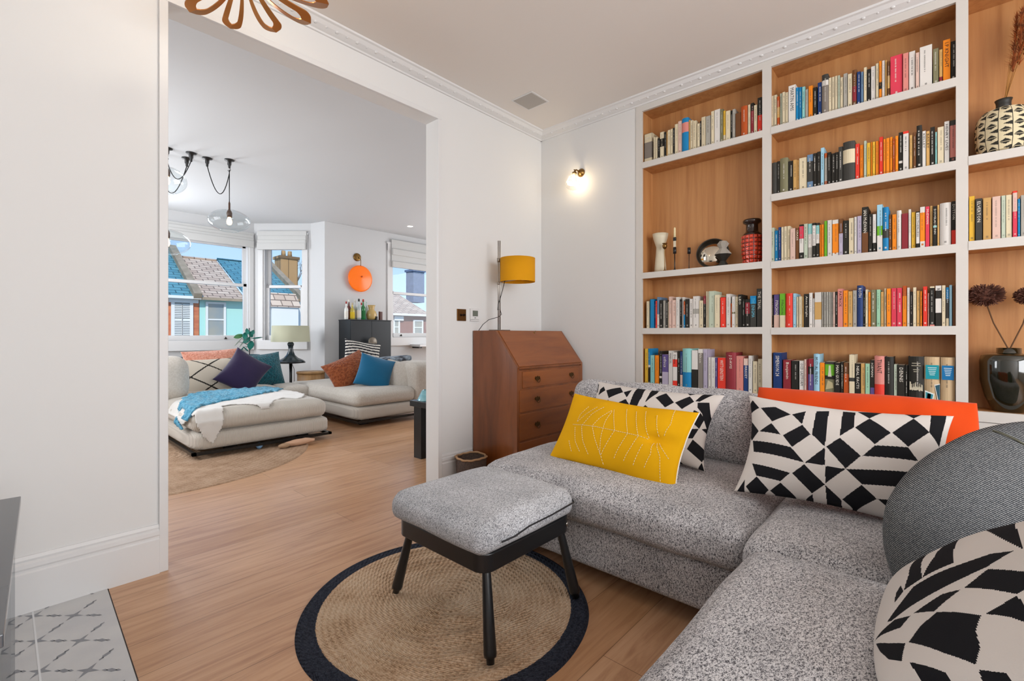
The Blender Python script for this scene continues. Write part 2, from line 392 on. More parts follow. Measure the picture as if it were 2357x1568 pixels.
# ---- hearth tiles
def hearth():
    m = mat('marble_tile', '#cfcfce', .35, vary=(5, '#bfc0c3', (1, 1, 1), .2)); g = mat('grey_inlay', '#8d9096', .4, vary=(30, '#7d8086', (1, 1, 1), .2)); gr = mat('grout', '#e2e4e6', .8)
    t = thing('hearth_floor', 'pale grey marble tiled hearth with linked grey diamond inlay beside oak boards', 'tiled floor')
    t['kind'] = 'structure'
    mb = MB().prism([(-.6, .9), (.255, .9), (.292, WY-.002), (-.6, WY-.002)], 0, .003, axis=2); mb.build('tile_slab', m, t)
    mb = MB()
    def poly(pts): mb.add([(x, y, .0036) for x, y in pts], [tuple(range(len(pts)))])
    ax, ay = .1, .105
    def inside(x, y): return -.58 < x < .262+.022*(y-1.8) and .95 < y < WY-.02
    for i in range(-9, 3):
        for j in range(-14, 5):
            if (i+j) % 2: continue
            cx, cy = .18+i*ax, 2.16+j*ay
            if inside(cx, cy):
                pts = []
                for k in range(8):
                    a = k*PI/4+PI/4; r = .036 if k % 2 == 0 else .010; pts.append((cx+r*math.cos(a)*.95, cy+r*math.sin(a)))
                poly(pts)
            for sx in (1,):
                for sy in (1, -1):
                    for f, L in ((.36, .010), (.5, .019), (.64, .010)):
                        px_, py_ = cx+sx*ax*f, cy+sy*ay*f
                        if not inside(px_, py_): continue
                        d = Vector((sx*ax, sy*ay)).normalized(); n = Vector((-d.y, d.x))*(.0085 if L > .015 else .005)
                        poly([(px_-d.x*L, py_-d.y*L), (px_-d.x*L*.3+n.x, py_-d.y*L*.3+n.y), (px_+d.x*L, py_+d.y*L), (px_+d.x*L*.3-n.x, py_+d.y*L*.3-n.y)])
    mb.build('inlay_pattern', g, t)
    mb = MB()
    for x in (-.32, .078): mb.box((x-.0025, .95, .003), (x+.0025, WY-.01, .0042))
    mb.build('grout_line', gr, t)
    MB().prism([(.255, .9), (.2585, .9), (.2955, WY-.002), (.292, WY-.002)], 0, .0022, axis=2).build('threshold_strip', mat('dark_gap', '#2b211b', .7), t)
hearth()
# ---- bay and far walls with sash windows
def seg_matrix(p0, p1):
    d = Vector((p1[0]-p0[0], p1[1]-p0[1], 0)); L = d.length; d.normalize(); M = Matrix.Identity(4); n = Vector((-d.y, d.x, 0))
    for k in range(3): M[k][0] = d[k]; M[k][1] = n[k]
    M.translation = Vector((p0[0], p0[1], 0)); return M, L
def wall_seg(name, p0, p1, holes=(), T=.2, top=CE2, e0=0, e1=0):
    M, L = seg_matrix(p0, p1); mb = MB(); x = -e0
    for a, b, z0, z1 in holes:
        mb.box((x, 0, 0), (a, T, top), M=M).box((a, 0, 0), (b, T, z0), M=M).box((a, 0, z1), (b, T, top), M=M); x = b
    mb.box((x, 0, 0), (L+e1, T, top), M=M); return struct(name, mb, m_wall2)
def sash(n, p0, p1, a, b, z0, z1, zm, arch=.09, sill=True):
    M, L = seg_matrix(p0, p1); t = bpy.data.objects.new('window_%d' % n, None); C.objects.link(t); t['kind'] = 'structure'; t.matrix_world = M
    mb = MB()   # architrave and box frame
    mb.box((a-arch, -.022, z0-.13), (a+.012, .0, z1+.16), bev=.004).box((b-.012, -.022, z0-.13), (b+arch, .0, z1+.16), bev=.004).box((a-arch, -.024, z1+.02), (b+arch, 0, z1+.16), bev=.004)
    mb.box((a-arch-.01, -.03, z1+.14), (b+arch+.01, 0, z1+.17), bev=.004)
    mb.box((a, 0, z0), (a+.03, .16, z1)).box((b-.03, 0, z0), (b, .16, z1)).box((a, 0, z1-.03), (b, .16, z1)).box((a-arch, -.04, z0-.15), (b+arch, .16, z0), bev=.004)
    mb.build('frame', m_trim, t)
    for k, (y, lo, hi) in enumerate(((.10, zm-.02, z1-.03), (.055, z0, zm+.025))):
        mb = MB(); s = .048; c, d = a+.03, b-.03
        mb.box((c, y, lo), (c+s, y+.04, hi), bev=.003).box((d-s, y, lo), (d, y+.04, hi), bev=.003).box((c, y, hi-.045), (d, y+.04, hi), bev=.003).box((c, y, lo), (d, y+.04, lo+(.045 if k == 0 else .075)), bev=.003)
        sh = mb.build('sash', m_trim, t); g = MB().box((c+s, y+.018, lo), (d-s, y+.022, hi-.04)).build('pane', m_pane, sh)
        if k == 1:
            mm = mat('dark_bronze', '#3a3631', .4, .8)
            for q in ((.2, .8) if d-c > .9 else (.3, .85)):
                x = c+(d-c)*q; MB().box((x-.02, y-.012, lo+.02), (x+.02, y, lo+.028)).lathe([(.012, 0), (.01, .02), (.001, .03)], 8, (x, y-.012, lo+.024)).build('sash_lift', mm, sh)
    return t
bayL, bayC, bayR, bayE = (1.0, 8.07), (2.72, 8.07), (3.33, 7.39), (3.41, 7.08)
wall_seg('wall_bay_center', bayL, bayC, [(.1, 1.66, .96, 2.5)], e0=.1, e1=.1)
wall_seg('wall_bay_right', bayC, bayR, [(.14, .80, .96, 2.5)])
wall_seg('wall_bay_return', bayR, bayE, e0=.0)
wall_seg('wall_far', bayE, (6.6, 7.08), [(1.21, 2.3, 1.0, 2.5)])
wall_seg('wall_bay_left', (.39, 7.39), bayL); wall_seg('wall_bay_left_return', (.31, 7.08), (.39, 7.39)); wall_seg('wall_far_west', (-.7, 7.08), (.31, 7.08))
sash(1, bayL, bayC, .1, 1.66, .96, 2.5, 1.83, arch=.05); sash(2, bayC, bayR, .14, .80, .96, 2.5, 1.82, arch=.07); sash(3, bayE, (6.6, 7.08), 1.21, 2.3, 1.0, 2.5, 1.79)
m_blind = mat('linen_blind', '#cfcfcd', .9, spec=.1, bump=(300, .15, .001))
def blind(p0, p1, a, b, zt, zb, label, folds):
    M, L = seg_matrix(p0, p1); mb = MB(); n = len(folds)
    mb.box((a, -.045, zb+.1), (b, -.03, zt), bev=.002)
    for k, (z, dpt) in enumerate(folds): mb.box((a, -.055-dpt, z), (b, -.03, z+.11), bev=.012)
    o = mb.build('roman_blind', m_blind); o.matrix_world = M; tag(o, label, 'blind'); return o
blind(bayL, bayC, .06, 1.7, 2.66, 2.42, 'white folded roman blind above the wide central bay window', ((2.43, .02), (2.47, .01), (2.52, .0)))
blind(bayC, bayR, .08, .86, 2.7, 2.40, 'white folded roman blind above the narrow angled bay window', ((2.40, .02), (2.45, .01), (2.52, .0)))
blind(bayE, (6.6, 7.08), 1.19, 2.32, 2.72, 2.22, 'pale roman blind half lowered over the window behind the drinks cabinet', ((2.23, .02), (2.45, .02)))
# ---- exterior
m_slate_shade = mat('blue_slate', '#4c93a5', .7, spec=.2); m_slate_sun = mat('weathered_slate', '#d8bfae', .7)  # roof slate in two tints: teal paints shade, cream paints sunlight
def slates(m, c1, c2, mo):
    N, L = nodes(m); p = N['Principled BSDF']; v = mapping(N, L, (1, 1, 1)); br = N.new('ShaderNodeTexBrick'); br.inputs['Scale'].default_value = 1
    br.inputs['Brick Width'].default_value = .5; br.inputs['Row Height'].default_value = .27; br.inputs['Mortar Size'].default_value = .022; br.inputs['Color1'].default_value = (*lin(c1), 1); br.inputs['Color2'].default_value = (*lin(c2), 1); br.inputs['Mortar'].default_value = (*lin(mo), 1)
    L.new(v, br.inputs[0]); L.new(br.outputs[0], p.inputs['Base Color'])
slates(m_slate_shade, '#4c8290', '#5d929c', '#2f5560'); slates(m_slate_sun, '#b79c86', '#d3bba3', '#6f5a4b')
m_brickr = mat('red_brick', '#b25f45', .9, vary=(2, '#c98055', (1, 1, 3), .2)); m_mint = mat('mint_render', '#a9d6cc', .9); m_whiter = mat('white_render', '#dcdcd8', .9); m_tan = mat('stone_coping', '#a3917a', .9, vary=(3, '#857660', (1, 1, 1), .2)); m_browr = mat('brown_render', '#8a6258', .9)
m_yb = mat('yellow_brick', '#c59a62', .9); slates(m_yb, '#a37f55', '#bd9a6c', '#71593d')
m_cb = mat('sooty_brick', '#5c6c80', .9, vary=(5, '#74809a', (1, 1, 1), .2)); m_hglass = mat('house_window_glass', '#7d8a90', .1, spec=.8, vary=(.8, '#a59b86', (1, 1, 1), .2))  # chimney brick mottled in two grey-blue tones
FY, RY, GZ = 24., 28., -3.2
struct('ground', MB().box((-30, 9, GZ-.1), (60, 70, GZ)), mat('asphalt', '#7f8286', .9))
def house(label, x0, x1, ze, zr, wm, rm, wins=(), par=None, chim=None, fascia=None, dy=0, cm=None):
    t = thing('terraced_house', label, 'house', (x0, FY+dy, GZ), 0, 'houses across the street'); o = Vector((x0, FY+dy, GZ))
    def W(x, y, z): return (x-o.x, y-o.y+dy, z-o.z)
    MB().box(W(x0, FY, GZ), W(x1, RY+4, ze)).build('wall', wm, t)
    w = x1-x0; dz = zr-ze; dyy = RY-FY+.35; sl = math.hypot(dyy, dz)
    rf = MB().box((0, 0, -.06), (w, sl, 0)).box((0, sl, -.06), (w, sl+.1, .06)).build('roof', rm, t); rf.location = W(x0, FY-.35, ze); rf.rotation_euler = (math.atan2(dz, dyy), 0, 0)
    MB().box(W(x0, FY-.42, ze-.1), W(x1, FY-.3, ze+.02)).build('gutter', m_whiter if fascia else m_tan, t)
    if fascia: MB().box(W(fascia[0], FY-.15, fascia[2]), W(fascia[1], FY, fascia[3])).build('fascia', m_whiter, t)
    for (a, b, z0, z1, kind) in wins:
        mb = MB(); f = .09
        mb.box(W(a-f, FY-.08, z0-f), W(a, FY, z1+f)).box(W(b, FY-.08, z0-f), W(b+f, FY, z1+f)).box(W(a, FY-.08, z1), W(b, FY, z1+f)).box(W(a-f*1.2, FY-.12, z0-f*1.3), W(b+f*1.2, FY, z0)).box(W(a, FY-.06, (z0+z1)/2-.03), W(b, FY, (z0+z1)/2+.03))
        wo = mb.build('window', m_whiter, t); MB().box(W(a, FY-.03, z0), W(b, FY-.01, z1)).build('pane', m_hglass, wo)
        if kind == 's':
            mb = MB(); mid = (a+b)/2
            for q0, q1 in ((a+.03, mid-.02), (mid+.02, b-.03)):
                z = z0+.05
                while z < z1-.05:
                    if abs(z-(z0+z1)/2) > .06: mb.box(W(q0, FY-.07, z), W(q1, FY-.04, z+.045))
                    z += .075
                mb.box(W(q0-.03, FY-.08, z0), W(q0, FY-.03, z1)).box(W(q1, FY-.08, z0), W(q1+.03, FY-.03, z1))
            mb.build('shutters', m_whiter, wo)
    if par:
        a = math.atan2(dz, dyy); pw = MB().box((0, -.1, -.1), (.3, sl+.2, .22)).build('parapet', m_tan, t); pw.location = W(par, FY-.35, ze); pw.rotation_euler = (a, 0, 0)
    if chim:
        a, b, z0, z1 = chim; m_ = (a+b)/2
        MB().box(W(a, RY-.4, z0-1), W(b, RY+.5, z1)).box(W(a-.08, RY-.48, z1-.15), W(b+.08, RY+.58, z1)).lathe([(.13, 0), (.11, .35), (.09, .35), (.001, .3)], 12, W(a+.3, RY, z1)).lathe([(.13, 0), (.11, .35), (.09, .35), (.001, .3)], 12, W(b-.3, RY, z1)).build('chimney', cm or m_yb, t)
    return t
H = lambda px, y=FY: hit(px, 770, y=y)[0]
def ZZ(px, py, y=FY): return hit(px, py, y=y)[2]
house('red brick terraced house with white shutters and blue slate roof', 1.5, H(458), ZZ(440, 684), ZZ(470, 585, RY), m_brickr, m_slate_shade, [(H(399), H(438), ZZ(420, 774), ZZ(420, 697), 's')], par=H(458)-.3, fascia=(H(387), H(455), ZZ(420, 697), ZZ(420, 680)))
house('mint green terraced house with sunlit pinkish slate roof', H(458)+.02, H(560), ZZ(500, 688), ZZ(500, 601, RY), m_mint, m_slate_sun, [(H(478), H(514), ZZ(496, 772), ZZ(496, 700), '')], chim=None)
house('white terraced house with blue slate roof and yellow brick chimney', H(560)+.02, H(690)+.1, ZZ(650, 688), ZZ(640, 612, RY), m_whiter, m_slate_shade, [(H(619), H(650), ZZ(635, 778), ZZ(635, 710), '')], par=H(690)-.2, chim=(H(640, RY), H(679, RY), ZZ(660, 620, RY), ZZ(660, 592, RY)))
house('brown and white terraced house seen through the right window', H(860), H(985), ZZ(940, 724), ZZ(940, 672, RY), m_browr, m_slate_sun, [(H(953), H(970), ZZ(960, 768), ZZ(960, 740), ''), (H(907), H(916), ZZ(911, 768), ZZ(911, 738), '')], chim=(H(944, RY), H(969, RY), ZZ(955, 665, RY), ZZ(955, 622, RY)), fascia=(H(905), H(926), ZZ(915, 738), ZZ(915, 728)), cm=m_cb)
t = thing('bay_roof', 'small sloping pale slate bay roof below the yellow chimney', 'roof', (0, 0, 0))
a, b = H(612)-.2, H(672)
MB().prism([(FY-1.1, ZZ(640, 700, FY)-.2), (FY-.43, ZZ(640, 676, FY)), (FY-.43, ZZ(640, 700, FY)-.2)], a, b, axis=0).build('bay_slates', m_slate_sun, t)
MB().box((a+.1, FY-1.0, GZ), (b-.1, FY-.5, ZZ(640, 700, FY)-.2)).build('bay_wall', m_whiter, t)
def tree():
    t = bpy.data.objects.new('bare_tree', None); mb = MB(); rnd = random.Random(4); base = hit(684, 640, y=33)
    def br(p, d, L, r, k):
        q = p+d*L; mb.tube([p, (p+q)/2+Vector((rnd.uniform(-.05, .05)*L, 0, 0)), q], [r, r*.8, r*.6], 5)
        if k:
            for _ in range(3):
                e = (d+Vector((rnd.uniform(-.7, .7), rnd.uniform(-.5, .5), rnd.uniform(-.1, .5)))).normalized(); br(q, e, L*.62, r*.55, k-1)
    bpy.data.objects.remove(t)
    br(Vector((base.x, 33, -3.2)), Vector((0, 0, 1)), 4.9, .16, 0); br(Vector((base.x, 33, 1.7)), Vector((0, 0, 1)), 1.9, .12, 5)
    o = mb.build('bare_tree', mat('bark', '#6b6258', .9)); tag(o, 'bare winter tree beyond the roofs beside the yellow chimney', 'tree')
tree()
BOOKS={
'N1':'''1.5530 62.0 212 c:.3+G:.55+c .|HENRY
1.5027 12.7 170 c .|
1.4885 14.4 166 c .|
1.4723 16.7 156 k .|
1.4472 31.7 193 c:.25+k:.3+c .|
1.4230 15.4 186 k .|
1.4093 10.7 183 t .|
1.3937 18.7 189 c .|
1.3745 18.4 193 c .|
1.3585 12.4 194 k .|
1.3395 24.4 216 c .|
1.3148 23.7 228 p .|
1.2790 46.0 239 b:.13+P:.28+b *-|
1.2497 10.7 219 t .|
1.2340 19.4 210 c .|
1.2118 23.7 199 c .|
1.1870 18.0 173 c .|
1.1722 9.7 187 k .|
1.1528 27.7 207 c .|
1.1215 33.0 205 g .|
1.0920 20.0 225 c .|
1.0630 36.0 227 w .|
1.0350 18.0 221 q .|
1.0180 14.0 205 y:.78+c .|
0.9960 28.0 198 c .|
0.9747 10.7 194 k .|
0.9598 17.7 197 g .|
0.9335 33.0 163 n -|
0.8970 38.0 194 O *|
0.8680 16.0 195 c .|
0.8495 17.0 199 k:.25+d .|
0.8310 18.0 179 c .|
0.8075 25.0 220 k:.5+r .|''',
'W1':'''0.7370 16.0 201 c .|
0.7200 16.0 201 c .|
0.7040 14.0 185 O:.35+t:.35+O .|
0.6895 13.0 201 m .|
0.6746 14.7 201 c .|
0.6593 14.7 197 c .|
0.6316 38.7 229 w .|MARTIN_AMIS
0.6040 15.4 206 b .|
0.5878 15.7 202 b .|
0.5711 15.7 197 a .|
0.5549 15.7 175 g .|
0.5352 21.7 189 o .|
0.5139 19.7 173 k .|
0.4910 20.0 193 u .|
0.4642 31.7 227 K:.15+w:.13+G *|
0.4404 14.7 201 c .|
0.4256 12.7 201 c .|
0.4118 13.7 201 c .|
0.3992 9.7 200 m .|
0.3869 13.7 185 c .|
0.3695 19.0 201 g .|
0.3490 20.0 190 c .|
0.3280 20.0 205 n:.45+d:.4+n *|
0.3090 16.0 186 u .|
0.2940 12.0 181 B .|
0.2800 14.0 200 c .|
0.2641 15.7 183 k .|
0.2455 20.4 193 w .|
0.2280 13.4 200 c .|
0.2150 11.4 207 o:.55+k:.18+o .|
0.2025 12.4 207 w .|
0.1910 9.4 205 t .|
0.1803 10.7 193 n:.4+t:.35+n .|
0.1485 51.0 214 R .|
0.1105 23.0 208 P .|
0.0852 25.7 209 w:.3+w .|
0.0640 15.4 191 p .|
0.0314 48.7 212 w .|
-0.0060 22.0 183 q .|
-0.0249 13.7 173 t:.8+d .|
-0.0465 28.4 213 o .|I.P.KNIGHT
-0.0706 18.7 196 k .|''',
'W2':'''0.7281 33.7 197 K *-|
0.7034 14.7 200 k .|
0.6735 43.0 211 q *|
0.6381 25.7 186 k .|
0.6150 19.4 186 t .|
0.6004 8.7 183 t .|
0.5745 41.0 190 c .|
0.5386 28.7 198 B:.2+K:.6+B .|
0.5145 18.4 201 k .|
0.4960 17.4 205 k .|
0.4778 17.7 223 s .|
0.4610 14.0 187 O:.15+g:.72+O .|
0.4445 17.0 186 k .|
0.4261 17.7 176 k .|
0.4093 14.7 178 k .|
0.3910 20.0 203 K .|
0.3525 55.0 221 K:.2+c:.35+K *-|
0.3145 19.0 199 r .|
0.2955 17.0 189 o .|
0.2802 11.7 206 m .|
0.2650 17.4 192 y .|
0.2528 5.9 193 o .|
0.2428 12.9 192 y .|
0.2283 14.7 192 o .|
0.2117 16.7 208 r .|
0.1970 11.4 192 o .|
0.1830 15.4 194 o .|
0.1690 11.4 196 o .|
0.1580 9.4 184 O .|
0.1463 12.7 194 o .|
0.1307 16.7 209 k:.72+w:.06+k .|
0.1099 23.7 208 r:.06+w .|
0.0895 13.0 183 t .|
0.0751 13.7 193 n .|
0.0570 21.4 222 k *|
0.0385 14.4 188 w .|KELLEY
0.0233 14.7 185 t .|BAILEY
0.0062 17.7 200 k .|
-0.0072 7.7 170 a .|
-0.0244 24.7 190 c .|
-0.0470 19.4 212 w .|HENRY_LIVES
-0.0692 23.7 213 K:.12+P:.75+K .|''',
'W3':'''0.7345 19.0 210 m .|
0.7141 19.7 190 b .|
0.6964 14.7 207 u .|
0.6806 14.7 207 c .|
0.6653 14.7 207 c .|
0.6490 16.0 208 c .|
0.6261 27.7 189 p .|
0.6028 17.7 189 n .|CRAZE
0.5821 21.7 205 k:.05+R:.36+w:.4+k .|
0.5604 20.7 207 m .|
0.5382 21.7 204 a:.3+w:.38+g .|
0.5180 17.4 205 k:.07+w:.58+k .|
0.5005 16.4 202 k:.07+a:.25+w:.27+k .|
0.4880 7.4 190 o .|
0.4765 14.4 190 o .|
0.4618 13.7 207 e .|
0.4430 22.0 209 w .|
0.4157 30.7 207 w:.11+o:.8+w .|
0.3900 19.4 208 n:.4+l .|
0.3674 24.7 194 k .|
0.3420 24.0 204 c .|
0.3230 12.0 207 w .|
0.3060 20.0 209 l .|
0.2807 28.7 254 k:.55+n .|IAN_McEWAN
0.2574 16.7 211 k .|
0.2405 15.0 207 w:.75+k .|
0.2177 24.7 256 s:.45+e:.2+w .|
0.1925 24.4 237 b:.5+K:.2+b *|
0.1733 12.7 195 n .|
0.1567 18.7 192 o .|
0.1373 18.7 209 w *|
0.1137 26.7 189 d -|
0.0943 10.9 208 w .|
0.0796 17.2 191 y .|
0.0626 14.7 190 k:.03+w:.84+k .|MOTHERLESS
0.0445 20.4 211 w:.14+o:.7+w .|
0.0254 16.7 210 R .|McEWAN
0.0106 10.7 210 t .|
-0.0030 15.4 205 k:.48+a:.05+k .|DOUGLAS_DUNN
-0.0157 8.7 210 t .|
-0.0415 41.0 214 w *|
-0.0720 18.0 218 k:.66+r .|DUTTON''',
'W4':'''0.7355 7.0 202 k .|
0.7140 34.0 203 v:.62+p .|PYNCHON
0.6815 29.0 206 e:.64+c .|PYNCHON
0.6462 39.7 205 r *|
0.6179 15.7 203 s .|
0.6030 12.0 182 c .|
0.5877 16.7 184 c .|
0.5750 7.4 182 t .|
0.5575 26.4 197 k .|Anne_Enright
0.5345 18.4 202 w .|
0.5210 7.4 198 n:.15+w .|
0.4995 34.4 203 w:.28+t:.5+w -|
0.4763 10.7 203 g .|
0.4650 10.0 202 g .|
0.4536 10.7 202 g .|
0.4425 10.4 201 g .|
0.4320 9.4 200 g .|
0.4219 9.7 200 p .|
0.4112 9.7 201 k .|
0.3925 26.4 216 P .|PATRICK
0.3680 21.4 205 o .|
0.3465 20.4 199 t .|
0.3265 18.4 203 g .|
0.3035 26.4 229 u *|ROTH
0.2850 9.4 183 k .|
0.2738 11.7 204 c .|
0.2611 11.7 190 o .|
0.2438 21.7 201 q .|
0.2232 17.7 201 M .|
0.2068 13.7 188 t .|
0.1942 9.7 205 c .|
0.1795 18.4 203 o .|
0.1585 22.4 204 R .|
0.1355 22.4 204 R .|
0.1150 17.4 213 O:.25+o .|
0.1000 11.4 203 w .|
0.0880 11.4 181 K .|
0.0750 13.4 202 c .|
0.0610 13.4 184 t .|
0.0494 8.7 181 o .|
0.0341 17.7 204 r .|
0.0213 6.7 170 p .|
0.0075 19.0 203 c:.04+k:.92+P .|
-0.0158 23.7 205 w:.12+k:.2+w:.35+k .|RYAN
-0.0355 14.4 205 c .|
-0.0490 11.4 194 b:.3+K:.5+c .|NAKEN
-0.0610 11.4 205 s -|
-0.0736 12.7 201 n -|''',
'W5':'''0.7085 47.0 258 u .|SIMENON_24
0.6582 45.7 216 d .|Benjamin
0.6159 37.7 212 k .|
0.5811 25.7 213 w:.85+o .|OCD_LASTFORM
0.5620 11.4 223 p .|
0.5525 6.4 222 d .|
0.5353 26.7 227 d:.2+k:.2+v .|
0.5065 29.0 256 s *|MUTUAL_FRIENDS
0.4790 24.0 206 o .|
0.4431 45.7 213 K:.07+e:.3+k:.1+q:.35+k -|
0.4063 26.7 209 k .|MAN_GUIDE
0.3851 13.7 215 k .|JEAN_COCTEAU
0.3654 24.7 211 n:.3+O .|
0.3390 26.0 257 c:.5+K:.08+c .|
0.3130 24.0 209 k .|NEAL_FACTS
0.2902 19.7 210 t .|
0.2695 20.4 210 M .|
0.2495 18.4 230 k:.65+v .|ICEMAN
0.2185 42.4 253 P:.6+r *|TIVANT
0.1780 37.4 250 k *|
0.1515 14.4 211 m .|
0.1285 30.4 209 k .|DENNIS
0.1074 10.7 208 k:.83+w .|
0.0692 61.7 255 k:.45+k *#|
0.0074 60.7 255 T *#|
-0.0505 53.0 255 T *#|''',
'N4':'''1.5545 19.0 197 c .|
1.5210 34.0 212 b -|
1.4985 9.0 195 u .|
1.4881 9.7 197 r .|
1.4739 17.7 224 B:.55+w .|
1.4515 25.0 201 k .|
1.4300 16.0 197 g .|
1.4130 16.0 198 K .|
1.4005 7.0 187 c .|
1.3850 22.0 222 p .|
1.3571 29.7 197 p .|
1.3295 24.4 216 w .|
1.3085 16.4 200 k .|
1.2954 8.7 214 w .|
1.2840 12.0 184 O:.5+b .|
1.2630 28.0 198 k .|
1.2357 24.7 199 w .|
1.2033 38.7 215 w:.4+g:.16+w .|
1.1690 28.0 184 c .|
1.1460 16.0 214 d:.25+k .|
1.1320 10.0 244 c .|
1.1230 6.0 242 c .|
1.0995 39.0 244 m .|
1.0635 31.0 216 c .|
1.0270 38.0 199 r .|
0.9940 26.0 218 w .|
0.9767 6.7 156 O .|
0.9630 19.4 200 w:.5+q:.06+w .|
0.9438 17.7 198 c .|
0.9222 23.7 210 k .|LEO
0.9013 16.7 179 k .|
0.8770 28.0 178 k:.12+d:.4+k .|
0.8440 36.0 197 b:.25+K .|THE_ENIGMA
0.8080 32.0 240 K .|THE_TRIAL''',
'N5':'''1.5652 23.7 265 y .|
1.5454 14.7 266 b:.45+w:.06+k .|
1.5200 34.0 218 a .|
1.4850 34.0 219 o .|
1.4565 21.0 250 k:.72+w:.06+k .|
1.4215 45.0 227 v:.55+l .|ethics
1.3830 28.0 254 w .|MARCEL
1.3520 32.0 243 w:.2+r:.22+w:.4+r .|Drama
1.3260 18.0 253 k .|
1.3067 18.7 250 u:.65+p .|
1.2648 63.7 272 a:.6+b *|
1.2105 43.0 261 w:.5+k -|
1.1725 31.0 271 w:.1+G .|Milton
1.1415 29.0 269 l .|
1.1130 20.0 216 w .|
1.0907 22.7 216 w .|
1.0713 14.7 215 v .|
1.0370 52.0 216 r .|WITTGENSTEIN
0.9785 63.0 253 d *|J_DAVIS
0.9245 43.0 231 P .|
0.8875 29.0 216 p:.2+u .|MORRISSEY
0.8611 21.7 235 w .|
0.8338 31.7 202 c .|
0.8035 27.0 216 c .|''',
'R2':'''-0.1365 21.0 223 y .|
-0.1600 24.0 206 K .|ELVERTON
-0.1885 29.0 205 t .|
-0.2195 29.0 205 p .|
-0.2423 14.7 204 m .|
-0.2606 20.7 205 c .|
-0.2798 15.7 219 r:.04+p:.4+R .|
-0.2927 8.7 180 b .|
-0.3085 21.0 195 g .|''',
}
# ---------------------------------------------------------------- bookcase
t = thing('bookcase', 'built-in white bookcase with oak lined shelves filling the right wall', 'bookcase', (0, 0, 0))
XF = 3.165; XB = 3.34; BT, BB = 2.69, .68
yN0, yN1, yW0, yW1, yR0, yR1 = .787, 1.59, -.079, .739, -.94, -.123
mb = MB()
ST = ((yN1, 1.637), (yW1, yN0), (yR1, yW0), (-.99, yR0))
for a, b in ST: mb.box((XF, a, 0), (XF+.02, b, 2.735))
for (a, b) in ((yN0, yN1), (yW0, yW1), (yR0, yR1)):
    for z0, z1 in ((BT, 2.735), (BB-.05, BB), (0, .08)): mb.box((XF, a, z0), (XF+.02, b, z1))
mb.build('face_frame', m_case, t)
mb = MB()
for a, b in ((yN1, 1.637), (yW1, yN0), (yR1, yW0), (-.99, yR0)): mb.box((XF+.02, a, .0), (XB, b, BT))
mb.build('upright_lining', m_oak, t); MB().box((XF+.02, -.99, BT), (XB, 1.637, BT+.03)).build('top_lining', m_oak, t)
MB().box((XB, -.99, 0), (XB+.015, 1.637, BT+.03)).build('back_panel', m_oak, t)
MB().box((XF+.02, -.99, BB-.05), (XB, 1.637, BB)).build('base_board', m_oak, t)
for a, b in ((yN0, yN1), (yW0, yW1), (yR0, yR1)):
    d = MB().box((XF+.006, a+.003, .083), (XF+.02, (a+b)/2-.002, BB-.053)).box((XF+.006, (a+b)/2+.002, .083), (XF+.02, b-.003, BB-.053)).build('cupboard_door', m_case, t)
SH = {'N': (2.313, 1.502, 1.096), 'W': (2.318, 1.907, 1.496, 1.092), 'R': (1.917, 1.503)}
for k, (a, b) in {'N': (yN0, yN1), 'W': (yW0, yW1), 'R': (yR0, yR1)}.items():
    for z in SH[k]:
        s = MB().box((XF+.012, a, z-.041), (XB, b, z)).build('shelf', m_oak, t); MB().box((XF-.002, a, z-.043), (XF+.012, b, z)).build('shelf_lip', m_case, s)
# ---------------------------------------------------------------- books
CN = {'c': ('cream', '#d9ccad'), 'w': ('white', '#dcd8d2'), 'k': ('black', '#26241f'), 'K': ('charcoal', '#3d3c38'), 'g': ('grey', '#a8a59c'), 'G': ('grey-brown', '#827a72'), 'b': ('blue', '#1580b8'), 'u': ('navy', '#1f3b72'),
      'B': ('blue-grey', '#6a88a8'), 's': ('sky blue', '#9dcbe0'), 'a': ('aqua', '#8fcbc8'), 'm': ('pale green', '#bcc8b4'), 'M': ('mint', '#a0cfae'), 'e': ('green', '#69ad2a'), 'o': ('orange', '#f08a1c'), 'O': ('rust', '#b8531f'),
      'r': ('red', '#e23c2c'), 'R': ('crimson', '#d83f55'), 'd': ('dark red', '#8c2c35'), 'y': ('yellow', '#e0b23a'), 't': ('tan', '#cfa463'), 'T': ('beige', '#cbb08a'), 'n': ('brown', '#6d4526'), 'p': ('pale pink', '#dcbcae'), 'P': ('salmon', '#d98a80'),
      'v': ('purple', '#5d4f86'), 'l': ('lilac', '#b3aabf'), 'q': ('olive', '#7d7a5c')}
SHN = {'N1': ('top shelf, narrow bay', 2.313), 'N4': ('middle book shelf, narrow bay', 1.096), 'N5': ('bottom shelf, narrow bay', .68), 'W1': ('top shelf, wide bay', 2.318), 'W2': ('second shelf, wide bay', 1.907), 'W3': ('third shelf, wide bay', 1.496),
       'W4': ('fourth shelf, wide bay', 1.092), 'W5': ('bottom shelf, wide bay', .68), 'R2': ('shelf of right-hand bay', 1.503)}
ORD = ['first', 'second', 'third', 'fourth', 'fifth', 'sixth', 'seventh', 'eighth', 'ninth', 'tenth', '11th', '12th', '13th', '14th', '15th']
m_text = {}
def tmat(c):
    if c not in m_text: m_text[c] = mat('spine_lettering_'+c.strip('#'), c, .6)
    return m_text[c]
def lum(h): r = lin(h); return .3*r[0]+.6*r[1]+.1*r[2]
def bands(spec):
    p = spec.split('+'); out = []; used = 0
    for q in p:
        if ':' in q: c, f = q.split(':'); f = float(f); out.append([c, f]); used += f
        else: out.append([q, None])
    rest = [q for q in out if q[1] is None]
    for q in rest: q[1] = (1-used)/len(rest)
    z = 1.0; r = []
    for c, f in out: r.append((c, z-f, z)); z -= f
    return r
rb = random.Random(7)
